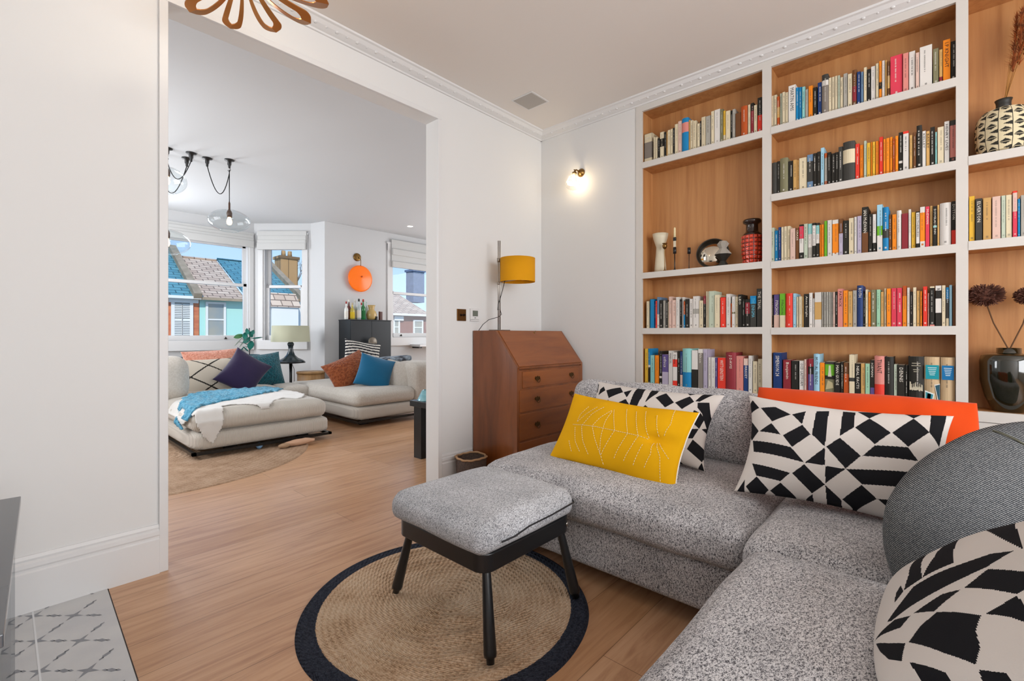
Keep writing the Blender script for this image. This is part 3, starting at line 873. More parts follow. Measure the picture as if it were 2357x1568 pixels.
def make_book(shelf, zs, y, w, h, spec, fl, text):
    w /= 1000; h /= 1000; w -= .0006; hard = '*' in fl or (w > .03 and rb.random() < .4)
    dep = .125+rb.random()*.012 if h < .215 else .138; x0 = rb.uniform(-.004, .005); mb = MB(); n = 6 if '*' in fl else 1; bul = w*.2 if '*' in fl else 0; B = bands(spec)
    jit = rb.uniform(.92, 1.06)
    def colr(c): return tuple(min(1, q*jit) for q in lin(CN[c][1]))
    for c, f0, f1 in B:
        z0, z1 = f0*h, f1*h; col = colr(c)
        for i in range(n):
            ya = -w/2+w*i/n; yb = -w/2+w*(i+1)/n; q = lambda yy: x0-bul*(1-(2*yy/w)**2)
            mb.add([(q(ya), ya, z0), (q(yb), yb, z0), (q(yb), yb, z1), (q(ya), ya, z1)], [(0, 3, 2, 1)], col=col)
        t_ = .0022 if hard else .0008
        for sy in (-1, 1):
            ya, yb = sorted((sy*w/2, sy*(w/2-t_))); mb.box((x0, ya, z0), (x0+dep, yb, z1), col=col)
    pg = (.80, .74, .62); e = .003 if hard else .0006
    mb.box((x0+.0005, -w/2+.001, e), (x0+dep-e, w/2-.001, h-e), col=pg)
    if bul or hard: mb.box((x0, -w/2, h-.0012), (x0+.004, w/2, h), col=colr(B[0][0]))
    pc = max(B, key=lambda q: q[2]-q[1]); dark = lum(CN[pc[0]][1]) < .22 or pc[0] in 'rRbdvn'; bc = colr(pc[0]); kk = rb.uniform(.35, .75); ink = tuple(kk*i+(1-kk)*b for i, b in zip((.75, .72, .66) if dark else (.08, .07, .06), bc))
    xx = x0-bul-.0004
    if not text and '-' not in fl and w > .006:   # small printed lines running down the spine
        z = h*rb.uniform(.86, .92); end = h*rb.uniform(.3, .5); hw = min(w*.13, .003)
        yo = rb.uniform(-.1, .1)*w
        while z > end:
            L = rb.uniform(.0015, .0045)
            if rb.random() < .8: mb.add([(xx, yo-hw*rb.uniform(.5, 1), z-L), (xx, yo+hw*rb.uniform(.5, 1), z-L), (xx, yo+hw, z), (xx, yo-hw, z)], [(0, 1, 2, 3)], col=ink)
            z -= L+.0012
        s = min(w*.2, .004); mb.add([(xx, -s, h*.06), (xx, s, h*.06), (xx, s, h*.06+s*2.4), (xx, -s, h*.06+s*2.4)], [(0, 1, 2, 3)], col=ink)
    if '#' in fl:
        lab = {'W5k': None}
        if spec.startswith('T'):
            lc = lin('#1c95a2') if y > .0 else lin('#1470a8')
            for a, b, c_ in ((.56, .84, lc),): mb.add([(xx-.0004, -w*.42, h*a), (xx-.0004, w*.42, h*a), (xx-.0004, w*.42, h*b), (xx-.0004, -w*.42, h*b)], [(0, 1, 2, 3)], col=c_)
            for i in range(5): L = w*(.28-.03*i); z = h*(.78-.035*i); mb.add([(xx-.0007, -L, z), (xx-.0007, L, z), (xx-.0007, L, z+.003), (xx-.0007, -L, z+.003)], [(0, 1, 2, 3)], col=(.7, .8, .8))
            if y > .0:
                for pts, c_ in (([(.46, .08), (.02, .02), (-.14, .27), (.46, .33)], (.75, .8, .78)), ([(.42, .11), (.07, .05), (-.06, .25), (.42, .3)], (.04, .25, .3)), ([(.36, .1), (.14, .08), (.08, .26), (.3, .27)], (.6, .68, .66)), ([(-.12, .45), (-.48, .48), (-.48, .02), (-.42, .02)], (.78, .74, .66)), ([(-.18, .43), (-.47, .46), (-.47, .05), (-.42, .1)], (.03, .1, .14))):
                    xx2 = xx-.0006-.0003*(c_[0] < .7); mb.add([(xx2, a*w, b*h) for a, b in pts], [(0, 1, 2, 3)], col=c_)
        else:
            for i, z in enumerate((.86, .81, .73, .69)): L = w*(.27, .3, .2, .16)[i]; mb.add([(xx, -L, h*z), (xx, L, h*z), (xx, L, h*z+.003), (xx, -L, h*z+.003)], [(0, 1, 2, 3)], col=(.5, .45, .34))
            rr = random.Random(3)
            for i in range(16):
                a = -.42+.84*i/16; z = .3+rr.uniform(0, .03); hh = rr.uniform(.06, .18); mb.add([(xx, a*w, h*z), (xx, (a+.05)*w, h*z), (xx, (a+.045)*w, h*(z+hh)), (xx, (a+.01)*w, h*(z+hh))], [(0, 1, 2, 3)], col=(.62, .56, .42))
    if fl.find('-') >= 0 and spec.startswith('K:.07'):   # picture cover with a pale figure
        for pts, c_ in (([(.2, .6), (-.2, .6), (-.14, .72), (-.1, .9), (.1, .9), (.14, .72)], (.62, .62, .48)), ([(.45, .25), (-.4, .3), (-.3, .44), (.2, .5)], (.5, .44, .25)), ([(.1, .06), (-.2, .04), (-.3, .14), (.05, .14)], (.7, .66, .5))):
            mb.add([(xx, a*w, b*h) for a, b in pts], [tuple(range(len(pts)))], col=c_)
    o = mb.build('book', m_book, fix=False); o.location = (3.19, y, zs)
    if text:
        body = text.replace('_', ' '); vert = body == 'HENRY'
        dk = dark if pc[0] not in 'e' else False; ic = '#e6e0d2' if dk else '#22201d'
        if pc[0] == 'o': ic = '#3a2010'
        if spec.startswith('b:.3+K'): ic = '#cfd8dc'
        if spec.startswith('b:.25'): ic = '#62b7cf'
        if vert: me = text_mesh('HENRY', .014, w*.7)
        else:
            L = min(h*.62, max(.05, len(body)*.0125)); me = text_mesh(body, min(w*.5, .02), L)
        to = link('title', me, tmat(ic), o)
        zc = h*.84 if vert else h*(.93)-min(h*.62, max(.05, len(body)*.0125))/2
        if spec.startswith(('v:.62', 'e:.64')): zc = h*.6
        if spec.startswith('w:.85'): zc = h*.62
        M = Matrix(((0, 0, -1), (0 if not vert else -1, -1, 0), (-1, 0, 0)))
        if vert: M = Matrix(((0, 0, -1), (-1, 0, 0), (0, 1, 0)))
        else: M = Matrix(((0, 0, -1), (0, -1, 0), (-1, 0, 0)))
        to.matrix_local = Matrix.Translation((xx-.0006, 0, zc)) @ M.to_4x4()
        if 'McEWAN' in text and 'n' not in spec: pass
    return o
for sh, data in BOOKS.items():
    nm, zs = SHN[sh]; rows = []
    for ln in data.split('\n'):
        a, text = ln.split('|'); y, w, h, spec, fl = a.split(); rows.append((float(y), float(w), float(h), spec, fl, text))
    desc = []
    for (y, w, h, spec, fl, text) in rows:
        cs = []; 
        for c, f0, f1 in bands(spec):
            n = CN[c][0]
            if n not in cs and f1-f0 > .04: cs.append(n)
        size = 'very thick ' if w > 36 else 'thick ' if w > 25 else 'slim ' if w < 11 else ''
        size = ('tall ' if h > (228 if sh[1] != '5' else 245) else '')+size
        d = size+' and '.join(cs[:2])+(' hardback' if '*' in fl else ' book')+(' with large lettering' if text else '')
        desc.append(d)
    cn = [CN[bands(r[3])[0][0]][0] for r in rows]; cand2 = [d+((' between %s and %s ones' % (cn[i-1], cn[i+1])) if 0 < i < len(desc)-1 else ' at the end') for i, d in enumerate(desc)]
    used = set()
    for i, r in enumerate(rows):
        if desc.count(desc[i]) == 1: lab = desc[i]+', '+nm
        elif cand2.count(cand2[i]) == 1 and len((cand2[i]+' '+nm).split()) <= 16: lab = cand2[i]+', '+nm
        else:
            k = desc[:i+1].count(desc[i])-1; lab = '%s %s from left, %s' % (ORD[k], desc[i], nm)
        if lab in used: print('DUPLABEL', lab)
        used.add(lab)
        o = make_book(sh, zs, *r); tag(o, lab, 'book', 'books on the '+nm)
# ---------------------------------------------------------------- shelf ornaments
def ceramic(name, col, rough=.4, **k): return mat(name, col, rough, **k)
def on_shelf(px, zs, x): return Vector((x, hit(px, 600, x=x)[1], zs))
ZN = 1.502
p = on_shelf(1520, ZN, 3.25)
t = thing('vase', 'tall cream ceramic vase with flared cup top on the open shelf', 'vase', p)
mb = MB().lathe([(.030, 0), (.042, .002), (.040, .05), (.033, .13), (.0295, .185), (.034, .2), (.05, .25), (.056, .285), (.052, .285), (.03, .205), (.001, .19)], 40); mb.build('body', ceramic('cream_ceramic', '#d6cdb4', .5), t)
p = on_shelf(1530, ZN, 3.19)
t = thing('candlestick', 'slender brass candlestick with ball cup in front of cream vase', 'candle holder', p)
MB().lathe([(.012, 0), (.012, .004), (.004, .012), (.0022, .04), (.0022, .15), (.004, .17)], 20).build('stem', m_brass, t)
MB().lathe([(.002, .158), (.010, .162), (.0165, .176), (.0165, .186), (.009, .197), (.008, .2)], 24).build('cup', m_brass, t)
MB().lathe([(.017, .197), (.018, .2), (.001, .201)], 24).build('drip_plate', m_brass, t)
p = on_shelf(1553, ZN, 3.21)
t = thing('candlestick', 'tall black candlestick holding a pale candle on the open shelf', 'candle holder', p)
MB().lathe([(.016, 0), (.016, .003), (.005, .012), (.0035, .03), (.0035, .12), (.0115, .121), (.0115, .165), (.001, .166)], 24).build('stem', m_black, t)
MB().box((-.004, -.008, .168), (.004, .008, .22)).build('cream_collar', ceramic('cream_ceramic', '#d6cdb4'), t)
MB().lathe([(.0115, .212), (.0115, .235), (.001, .236)], 24).build('upper_cup', m_black, t)
cdl = MB().lathe([(.0075, 0), (.0065, .065), (.001, .072)], 16).build('candle', mat('ivory_wax', '#ecdcae', .5)); cdl.location = p+Vector((0, 0, .2365)); tag(cdl, 'short ivory taper candle standing in the tall black candlestick', 'candle')
p = on_shelf(1586, ZN, 3.21)
t = thing('candlestick', 'short empty black candlestick left of the round mirror', 'candle holder', p)
MB().lathe([(.012, 0), (.012, .003), (.003, .01), (.0022, .03), (.0022, .11)], 24).build('stem', m_black, t); MB().lathe([(.011, .108), (.011, .15), (.008, .15), (.008, .13), (.001, .13)], 24).build('cup', m_black, t)
c0 = on_shelf(1640, ZN, 3.29); M = frame((.18, -1, 0), (0.22, 0, 1), c0+Vector((0, 0, .107)))
t = thing('mirror', 'round mirror leaning on the shelf behind the two-tone vase', 'mirror'); t.matrix_world = M
MB().lathe([(.106, -.004), (.106, .004), (.1005, .005), (.1005, -.001)], 56, cap=False).build('rim', mat('dark_mirror_rim', '#2f2a24', .4), t)
MB().lathe([(.001, 0), (.101, 0), (.101, -.003), (.001, -.003)], 56).build('mirror_glass', mat('mirror_silver', '#e4dccb', .06, 1), t)
p = on_shelf(1664, ZN, 3.215)
t = thing('vase', 'angular two-tone vase, grey above and black below, before the mirror', 'vase', p)
MB().lathe([(.034, 0), (.036, .002), (.0175, .035), (.054, .078)], 8, smooth=False).build('lower_body', ceramic('matt_black_clay', '#25241f', .5), t)
MB().lathe([(.054, .078), (.0545, .08), (.0215, .118), (.0395, .145), (.022, .166), (.013, .167)], 8, smooth=False).build('upper_body', ceramic('grey_clay', '#a09a90', .7), t)
# large red lava glazed vase
p = on_shelf(1731, ZN, 3.262)
t = thing('vase', 'tall dark vase with embossed glossy red squares and flared rim', 'vase', p)
mg = ceramic('black_glaze', '#22120f', .15, coat=.5)
MB().lathe([(.044, 0), (.05, .004), (.057, .05), (.060, .10), (.060, .17), (.057, .19), (.045, .203), (.037, .212), (.035, .255), (.038, .26), (.052, .268), (.055, .28), (.050, .289), (.034, .289), (.03, .25), (.001, .24)], 48).build('body', mg, t)
mr = mat('red_glaze', '#c4301c', .12, coat=.8, vary=(60, '#e8481f', (1, 1, 1), .2), bump=(220, .8, .004)); mb = MB()
def rv(z): 
    pr = [(.05, .004), (.057, .05), (.060, .10), (.060, .17), (.057, .19)]
    pts = [(b, a) for a, b in pr]
    for (z0, r0), (z1, r1) in zip(pts, pts[1:]):
        if z0 <= z <= z1: return r0+(r1-r0)*(z-z0)/(z1-z0)
    return .057
for j in range(7):
    z0 = .006+j*.0262; z1 = z0+.0225
    for i in range(14):
        a0 = 2*PI*i/14; a1 = a0+2*PI/14*.86; am = (a0+a1)/2; P = []
        for (a, z) in ((a0, z0), (a1, z0), (a1, z1), (a0, z1)): r = rv(z)+.0006; P.append((r*math.cos(a), r*math.sin(a), z))
        r = rv((z0+z1)/2)+.0045; Q = []
        for k in range(4):
            cxx = [sum(q[d] for q in P)/4 for d in range(3)]; s = .35; q = [P[k][d]*s+cxx[d]*(1-s) for d in range(3)]; rr = math.hypot(q[0], q[1]); Q.append((q[0]/rr*r, q[1]/rr*r, q[2]))
        mb.add(P+Q, [(0, 1, 5, 4), (1, 2, 6, 5), (2, 3, 7, 6), (3, 0, 4, 7), (4, 5, 6, 7)])
mb.build('red_panels', mr, t)
# patterned vase with pampas, right bay top
p = Vector((3.245, hit(2310, 300, x=3.245)[1], 1.917))
vx = .095
t = thing('vase', 'large cream vase incised with black triangles on upper right shelf', 'vase', p)
prof = [(.07, 0), (.088, .006), (.098, .05), (.1, .13), (.094, .175), (.075, .205), (.03, .222)]
mb = MB(); n = 234; cream = lin('#d8cba8'); blk = lin('#2c2a24')
zs_ = [0, .006]+[.006+i*.002 for i in range(1, 109)]
def prz(z):
    for (r0, z0), (r1, z1) in zip(prof, prof[1:]):
        if z0 <= z <= z1: return r0+(r1-r0)*(z-z0)/(z1-z0)
    return .03
for j in range(len(zs_)-1):
    za, zb_ = zs_[j], zs_[j+1]; ra, rb2 = prz(za), prz(zb_)
    for i in range(n):
        a0, a1 = 2*PI*i/n, 2*PI*(i+1)/n
        u = (i+.5)/n*13; v = ((za+zb_)/2)/.054+(.5 if int(u) % 2 else 0); uu = u % 1; vv = v % 1
        k = uu > .955 or (vv < .36 and uu > .3 and abs(vv-.18) < .18*(uu-.3)/.66) or (.44 < vv < .64 and abs(uu-.48) < .46*(vv-.44)/.2) or (.68 < vv < .93 and abs(uu-.48) < .42*(.93-vv)/.25)
        c = blk if k else cream
        mb.add([(ra*math.cos(a0), ra*math.sin(a0), za), (ra*math.cos(a1), ra*math.sin(a1), za), (rb2*math.cos(a1), rb2*math.sin(a1), zb_), (rb2*math.cos(a0), rb2*math.sin(a0), zb_)], [(0, 1, 2, 3)], smooth=False, col=c)
mb.lathe([(.001, 0), (.07, 0)], 48, cap=False, col=cream)
mb.build('body', vcol_mat('incised_clay', .75), t, fix=False)
MB().lathe([(.03, .218), (.026, .235), (.027, .25), (.031, .262), (.027, .262), (.022, .24), (.001, .23)], 32).build('neck', ceramic('matt_black_clay', '#25241f', .5), t)
rp = random.Random(5); mbs = MB(); mbp = MB()
for i in range(9):
    a = rp.uniform(-1.2, .2); L = rp.uniform(.34, .5); tip = Vector((rp.uniform(-.02, .02), -.06-rp.uniform(0, .07), L)); mbs.tube([Vector((0, 0, -.02)), tip*.5+Vector((0, .01, 0)), tip], .0012, 5)
for c in range(5):
    base = Vector((rp.uniform(-.02, .01), -.03-.02*c, .13+.03*c)); tip = Vector((rp.uniform(-.03, .01), -.045-.012*c, .40))
    for k in range(520):
        f = rp.random(); q = base.lerp(tip, f); a = rp.uniform(0, 2*PI); L = (.042*(1-f*.5)*rp.random()); d = Vector((math.cos(a)*L, math.sin(a)*L, .028)); s = Vector((-math.sin(a), math.cos(a), 0))*.0016
        mbp.add([q-s, q+s, q+d], [(0, 1, 2)])
t2 = thing('pampas_grass', 'bunch of rust orange dried grass standing in the triangle patterned vase', 'dried flowers', p+Vector((0, 0, .25)))
mbs.build('stalk', mat('straw', '#b98545', .8), t2); pl = mbp.build('plume', mat('rust_plume', '#b0561a', .9, vary=(40, '#4a2413', (1, 1, 1), .25)), t2, fix=False)
# dark glass vase with alliums, right bay bottom
p = Vector((3.25, hit(2322, 900, x=3.25)[1], BB))
t = thing('vase', 'large glossy dark green glass vase on the bottom right shelf', 'vase', p)
mv = mat('smoked_glass', '#14170c', .06, spec=.8, coat=.6)
MB().lathe([(.05, 0), (.058, .004), (.085, .07), (.101, .15), (.102, .24), (.096, .268), (.08, .276), (.05, .278), (.043, .282), (.043, .305), (.038, .305), (.036, .28), (.001, .27)], 64).build('body', mv, t)
ma = mat('dried_allium', '#43251c', .9, vary=(80, '#6b4030', (1, 1, 1), .2))
for (px_, py_, r, lab) in ((2268, 680, .063, 'round dark brown dried flower head on left stem in the glossy green vase'), (2372, 682, .05, 'dried brown flower head at right edge above the glossy green vase')):
    c = hit(px_, py_, x=3.235)
    t3 = thing('dried_allium', lab, 'dried flower', c)
    mb = MB().lathe([(.001, -r*.6), (r*.5, -r*.45), (r*.62, 0), (r*.5, r*.45), (.001, r*.6)], 20, cap=False); ra = random.Random(9)
    for k in range(900):
        z = ra.uniform(-1, 1); a = ra.uniform(0, 2*PI); q = math.sqrt(1-z*z); d = Vector((q*math.cos(a)*.8, q*math.sin(a)*1.12, z*.85)); s = d.cross(Vector((ra.random(), ra.random(), ra.random()))).normalized()*.0022; e = d*r*ra.uniform(.85, 1.1)+Vector((0, 0, .002))
        mb.add([d*r*.45-s, d*r*.45+s, e+s*.9, e-s*.9], [(0, 1, 2, 3)])
    mb.build('flower_head', ma, t3, fix=False); q = p+Vector((0, 0, .29))-c
    MB().tube([Vector((0, 0, -r*.4)), Vector((0, q.y*.35, q.z*.5)), Vector((0, q.y*.95, q.z*.95)), q*1.0+Vector((0, 0, -.05))], .0028, 6).build('stem', mat('dry_stem', '#5e4026', .8), t3)
# ---------------------------------------------------------------- sectional sofa
t = thing('sectional_sofa', 'large grey tweed corner sofa in front of the bookcase', 'sofa', (2.0, .5, 0))
def S(p): return (p[0]-2.0, p[1]-.5, p[2])
def sb(name, a, b, m=None, **k): return soft_box(MB(), S(a), S(b), **k).build(name, m or m_tweed, t, fix=False)
sb('base', (1.635, -.60, .075), (2.78, 1.66, .27), r=.035, n=10)
sb('base', (.42, -.60, .075), (1.632, .40, .27), r=.035, n=10)
sb('seat_cushion', (1.585, .452, .262), (2.50, 1.655, .425), r=.055, crown=.035, n=22, wob=.006, seed=1, crown_side=.012)
sb('seat_cushion', (1.505, -.42, .262), (2.50, .440, .425), r=.055, crown=.02, n=20, wob=.006, seed=3, crown_side=.008)
sb('seat_cushion', (.42, -.44, .262), (1.495, .408, .435), r=.06, crown=.028, n=22, wob=.006, seed=5, crown_side=.012)
sb('backrest', (2.50, -.62, .10), (2.80, 1.66, .64), r=.07, n=14, crown=.01)
sb('backrest', (.42, -.62, .10), (2.495, -.42, .64), r=.07, n=14, crown=.01)
for x, y in ((1.75, .3), (1.75, 1.5), (2.65, 1.5), (2.65, -.5), (.55, .25), (.55, -.5)): MB().box(S((x-.04, y-.04, 0)), S((x+.04, y+.04, .08))).build('foot', m_black, t)
# loose back cushion
M = frame((.03, -1, .0), (.30, 0, 1), (2.42, 1.13, .585))
bc = soft_box(MB(), (-.53, -.19, -.11), (.53, .19, .09), r=.085, crown=.02, n=20, wob=.014, seed=8).build('back_cushion', m_tweed, fix=False)
bc.parent = t; bc.matrix_parent_inverse = Matrix.Identity(4); bc.matrix_local = Matrix.Translation((-2.0, -.5, 0)) @ M
# ---------------------------------------------------------------- patterned cushions
def planar(Mx, crop, polys, surf):
    """lay a drawn pattern on the cushion's own puffed surface, in its local x, y"""
    ox, oy, s = crop; P = []; inv = Mx.inverted(); o = inv @ Vector((0, 0, HC))
    for q in polys:
        loc = []
        for (a, b) in q:
            d = inv.to_3x3() @ ray(ox+a/s, oy+b/s); z = 0; 
            for _ in range(6):
                k = (z-o.z)/d.z; x, y = o.x+d.x*k, o.y+d.y*k; z = .5*z+.5*surf(x, y)
            loc.append((x, y))
        xs = [c[0] for c in loc]; ys = [c[1] for c in loc]; P.append((min(xs), max(xs), min(ys), max(ys), loc))
    return P
def surf_of(w, h, t_, **kw):
    def f(x, y):
        u, v = x/(w/2), y/(h/2)
        for _ in range(5):
            uc, vc = max(-1, min(1, u)), max(-1, min(1, v)); p = pillow_xyz(w, h, t_, uc, vc, 1, **kw); u = uc+(x-p.x)/(w/2); v = vc+(y-p.y)/(h/2)
        return pillow_xyz(w, h, t_, max(-1, min(1, u)), max(-1, min(1, v)), 1, **kw).z
    return f
def print_cushion(label, w, h, t_, Mx, crop, polys, extra=None, seed=0, nx=400, ny=250, mag=1, **kw):
    P = planar(Mx, crop, polys, surf_of(w, h, t_, seed=seed, **kw))
    if mag != 1: P = [(a*mag if a < 0 else a*mag, b*mag, c*mag, d*mag, [(x*mag, y*mag) for x, y in loc]) for a, b, c, d, loc in P]
    def cf(u, v, side):
        p = pillow_xyz(w, h, t_, u, v, side, wob=0)
        x, y = p.x, p.y
        for a, b, c, d, loc in P:
            if a <= x <= b and c <= y <= d and inpoly((x, y), loc): return BLK
        if extra and extra(u, v): return BLK
        return WHT
    return pillow('cushion', label, w, h, t_, Mx, m_print, nx, ny, cf, 'black and white geometric print cushions', seed=seed, **kw)
def corners(TL, TR, BL, BR):
    """frame, width, height from the four corner points"""
    TL, TR, BL, BR = map(Vector, (TL, TR, BL, BR)); r = ((TR-TL)+(BR-BL))/2; u = ((TL-BL)+(TR-BR))/2; c = (TL+TR+BL+BR)/4
    return frame(r, u, c), r.length, u.length
C2 = [[(72,125),(130,140),(108,200),(118,262),(85,200)],[(200,155),(250,215),(175,265),(158,290),(165,210)],[(262,215),(380,208),(500,268),(350,322)],[(510,268),(618,243),(588,345)],[(148,280),(240,395),(180,470),(145,370)],[(345,335),(420,425),(245,398)],
[(437,430),(590,350),(655,425),(510,520)],[(700,243),(798,240),(778,400),(765,520),(665,425)],[(905,243),(1000,250),(988,370),(880,437)],[(1015,245),(1225,255),(1108,300)],[(1340,252),(1540,258),(1450,298)],[(1580,255),(1700,262),(1700,320),(1665,525),(1630,470),(1580,410)],
[(1110,300),(1275,412),(1150,500),(998,370)],[(1450,300),(1580,408),(1412,520),(1285,412)],[(880,450),(1042,590),(925,688),(775,520)],[(765,525),(765,662),(610,642)],[(190,470),(500,522),(605,642),(200,555)],[(1150,510),(1412,525),(1495,632),(1055,590)],
[(1665,530),(1700,620),(1700,640),(1520,715),(1502,640)],[(605,655),(765,815),(665,888),(510,725)],[(768,668),(925,690),(768,805)],[(930,692),(1520,725),(1660,740),(1640,850),(1400,835),(1050,810)],[(190,645),(495,722),(420,788),(230,742)],[(232,748),(330,860),(230,932),(150,825)],
[(420,800),(575,958),(500,985),(340,865)],[(768,820),(890,940),(905,1070),(785,1045)],[(668,895),(688,1028),(580,985),(582,965)],[(1048,815),(1165,925),(1000,1035),(898,935)],[(1170,925),(1330,935),(1550,950),(1400,1090),(1285,1020)],[(75,885),(140,770),(145,900),(180,965),(100,930)],
[(1000,1040),(1130,1110),(1250,1090),(1400,1200),(1000,1100)],[(170,955),(400,975),(540,1000),(200,1040)]]
Mx, w_, h_ = corners((2.075, .60, .785), (2.11, -.045, .772), (1.85, .522, .475), (1.93, -.06, .445))
print_cushion('black and white geometric cushion standing in front of the orange cushion', w_*1.0, h_*1.06, .17, Mx, (1680, 880, 3.4816), C2, seed=2, mag=1.04, pin=.10)
C1 = [[(605,200),(640,212),(622,300),(610,280)],[(690,235),(705,275),(630,325),(650,265)],[(715,275),(865,245),(890,295),(740,355)],[(895,295),(985,270),(925,350)],[(735,370),(760,420),(685,415)],[(810,415),(915,365),(955,430),(880,440)],[(1060,260),(1145,260),(1080,340),(1020,450),(950,430)],
[(1210,262),(1285,262),(1230,310),(1110,400),(1150,320)],[(1115,425),(1135,450),(1080,450)],[(1215,350),(1325,305),(1400,400),(1310,450)],[(1500,262),(1740,282),(1560,325)],[(1410,400),(1560,335),(1605,390),(1480,465)],[(1615,385),(1740,285),(1800,320),(1660,390)],
[(1605,475),(1680,510),(1720,570),(1665,665),(1590,600),(1570,560)],[(1640,400),(1760,400),(1880,1190),(1800,1165),(1765,900),(1790,850),(1780,740),(1690,670),(1745,665),(1710,570),(1690,510),(1640,450)],[(1530,665),(1660,665),(1595,760),(1455,760)],[(1595,770),(1745,900),(1680,995),(1530,865)],
[(1400,855),(1510,855),(1435,970),(1375,905)],[(1435,975),(1590,1105),(1390,1085),(1390,1020)],[(1680,1000),(1710,1150),(1610,1105)],[(1380,1085),(1590,1110),(1700,1150),(1880,1195),(1380,1170)]]
Mx, w_, h_ = corners((2.245, 1.40, .765), (2.245, .79, .755), (2.04, 1.37, .50), (2.04, .69, .475))
print_cushion('black and white geometric cushion partly hidden behind the mustard cushion', w_*1.05, h_*1.1, .15, Mx, (1240, 840, 4.533), C1, seed=5, mag=1.04, pin=.10)
C3 = [[(1010,480),(850,575),(860,612),(1040,602)],[(845,620),(760,625),(650,710),(540,808),(665,790)],[(1060,608),(1000,612),(820,782),(1060,802)],[(525,820),(440,870),(380,960),(345,1045),(455,970)],[(790,788),(665,795),(550,870),(455,968),(640,880)],
[(1000,808),(860,825),(560,930),(400,1020),(225,1260),(250,1250),(380,1140),(540,1040),(830,900)],[(1080,925),(840,910),(690,1025),(850,1030),(1000,1055),(1080,1010)],[(670,1035),(560,1065),(380,1195),(500,1180)],[(1000,1065),(800,1180),(950,1195),(1080,1240),(1080,1160)],
[(330,1015),(342,1050),(285,1125),(300,1060)],[(510,1185),(770,1190),(725,1290),(735,1400),(690,1530),(500,1470),(310,1410),(400,1290)],[(360,1212),(270,1240),(160,1445),(290,1300)],[(292,1418),(200,1430),(165,1470),(165,1540),(185,1600),(250,1600)],
[(690,1545),(900,1600),(880,1800),(640,1700)],[(310,1620),(500,1640),(480,1800),(280,1800)]]
Mx, w_, h_ = corners((1.555, -.375, .775), (.98, -.42, .80), (1.385, .055, .485), (.80, .12, .45))
def ex3(u, v): return (u > .86 and int((v+1)*5) % 2 == 0)
print_cushion('largest black and white cushion in the bottom right corner', w_*1.0, h_*1.02, .15, Mx, (1950, 960, 2.58), C3, seed=9, rk=.62, nx=420, ny=300)
# orange velvet, mustard embroidered, denim
m_or = mat('orange_velvet', '#cf4410', .8, spec=.1, sheen=.1, bump=(9, .2, .02))
Mx, w_, h_ = corners((2.36, .61, .785), (2.37, -.12, .795), (2.22, .60, .47), (2.25, -.12, .45))
pillow('cushion', 'bright orange velvet cushion leaning behind a black and white cushion', w_*1.02, h_*1.12, .19, Mx, m_or, 60, 40, seed=4, wob=.024, pin=.02, rk=.12)
m_yel = mat('mustard_cotton', '#dda40f', .9, spec=.1, bump=(700, .25, .001))
Mx, w_, h_ = corners((2.01, 1.375, .735), (1.985, .765, .705), (1.84, 1.43, .445), (1.79, .745, .435))
yw, yh, yt = w_*1.02, h_*1.08, .15; ykw = dict(seed=6, wob=.014, pin=.07, dent=((.62, .02, .13, .03), (.8, .1, .15, .02)))
yel = pillow('cushion', 'mustard yellow cushion with white running stitch leaf pattern', yw, yh, yt, Mx, m_yel, 70, 40, **ykw)
LN = [[(360,625),(570,645),(800,690),(1030,740),(1150,780)],[(530,440),(440,520),(405,600)],[(690,445),(560,520),(455,640),(465,800),(520,940)],[(620,445),(500,520),(405,600)],[(770,480),(640,560),(565,640),(590,780),(650,950),(680,1050)],[(770,490),(700,590),(650,760),(640,940)],[(790,470),(795,690),(730,790),(650,945)],
[(925,465),(930,720),(860,830),(785,985)],[(1025,490),(1040,745),(960,870),(885,1010)],[(1125,490),(1155,775)],[(1090,830),(1030,940),(985,1055)],[(1240,530),(1260,760)],[(1210,820),(1170,930),(1100,1080)],[(1430,480),(1380,620),(1310,750)],[(1240,820),(1265,960),(1275,1260)],[(1260,820),(1360,990)],[(385,650),(385,800),(430,910)],[(320,790),(345,910)]]
Pl = planar(Mx, (1240, 840, 4.533), LN, surf_of(yw, yh, yt, **ykw))
def ysurf(x, y):
    u, v = x/(yw/2), y/(yh/2)
    for _ in range(6):
        p = pillow_xyz(yw, yh, yt, max(-1, min(1, u)), max(-1, min(1, v)), 1, **ykw); u += (x-p.x)/(yw/2); v += (y-p.y)/(yh/2)
    return pillow_xyz(yw, yh, yt, max(-1, min(1, u)), max(-1, min(1, v)), 1, **ykw)
m_thr = mat('white_thread', '#efe0b8', .8)
for *_, ln in Pl:
    mb = MB()
    for (x0, y0), (x1, y1) in zip(ln, ln[1:]):
        L = math.hypot(x1-x0, y1-y0); k = max(1, int(L/.0105))
        for i in range(k):
            a = i/k+.15/k; b = i/k+.8/k; pa = ysurf(x0+(x1-x0)*a, y0+(y1-y0)*a); pb = ysurf(x0+(x1-x0)*b, y0+(y1-y0)*b); e = Vector((0, 0, .0012))
            mb.tube([pa+e, (pa+pb)/2+e*1.6, pb+e], .0011, 4)
    mb.build('stitch_line', m_thr, yel)
mb = MB(); mb.tube([pillow_xyz(yw, yh, yt, 1, -1+i/15, 1, **ykw)+Vector((0, 0, -.004)) for i in range(31)], .0035, 6); mb.build('piping', mat('white_cotton', '#e6e2da', .8), yel)
m_den = mat('denim_weave', '#70767e', .95, spec=.1)
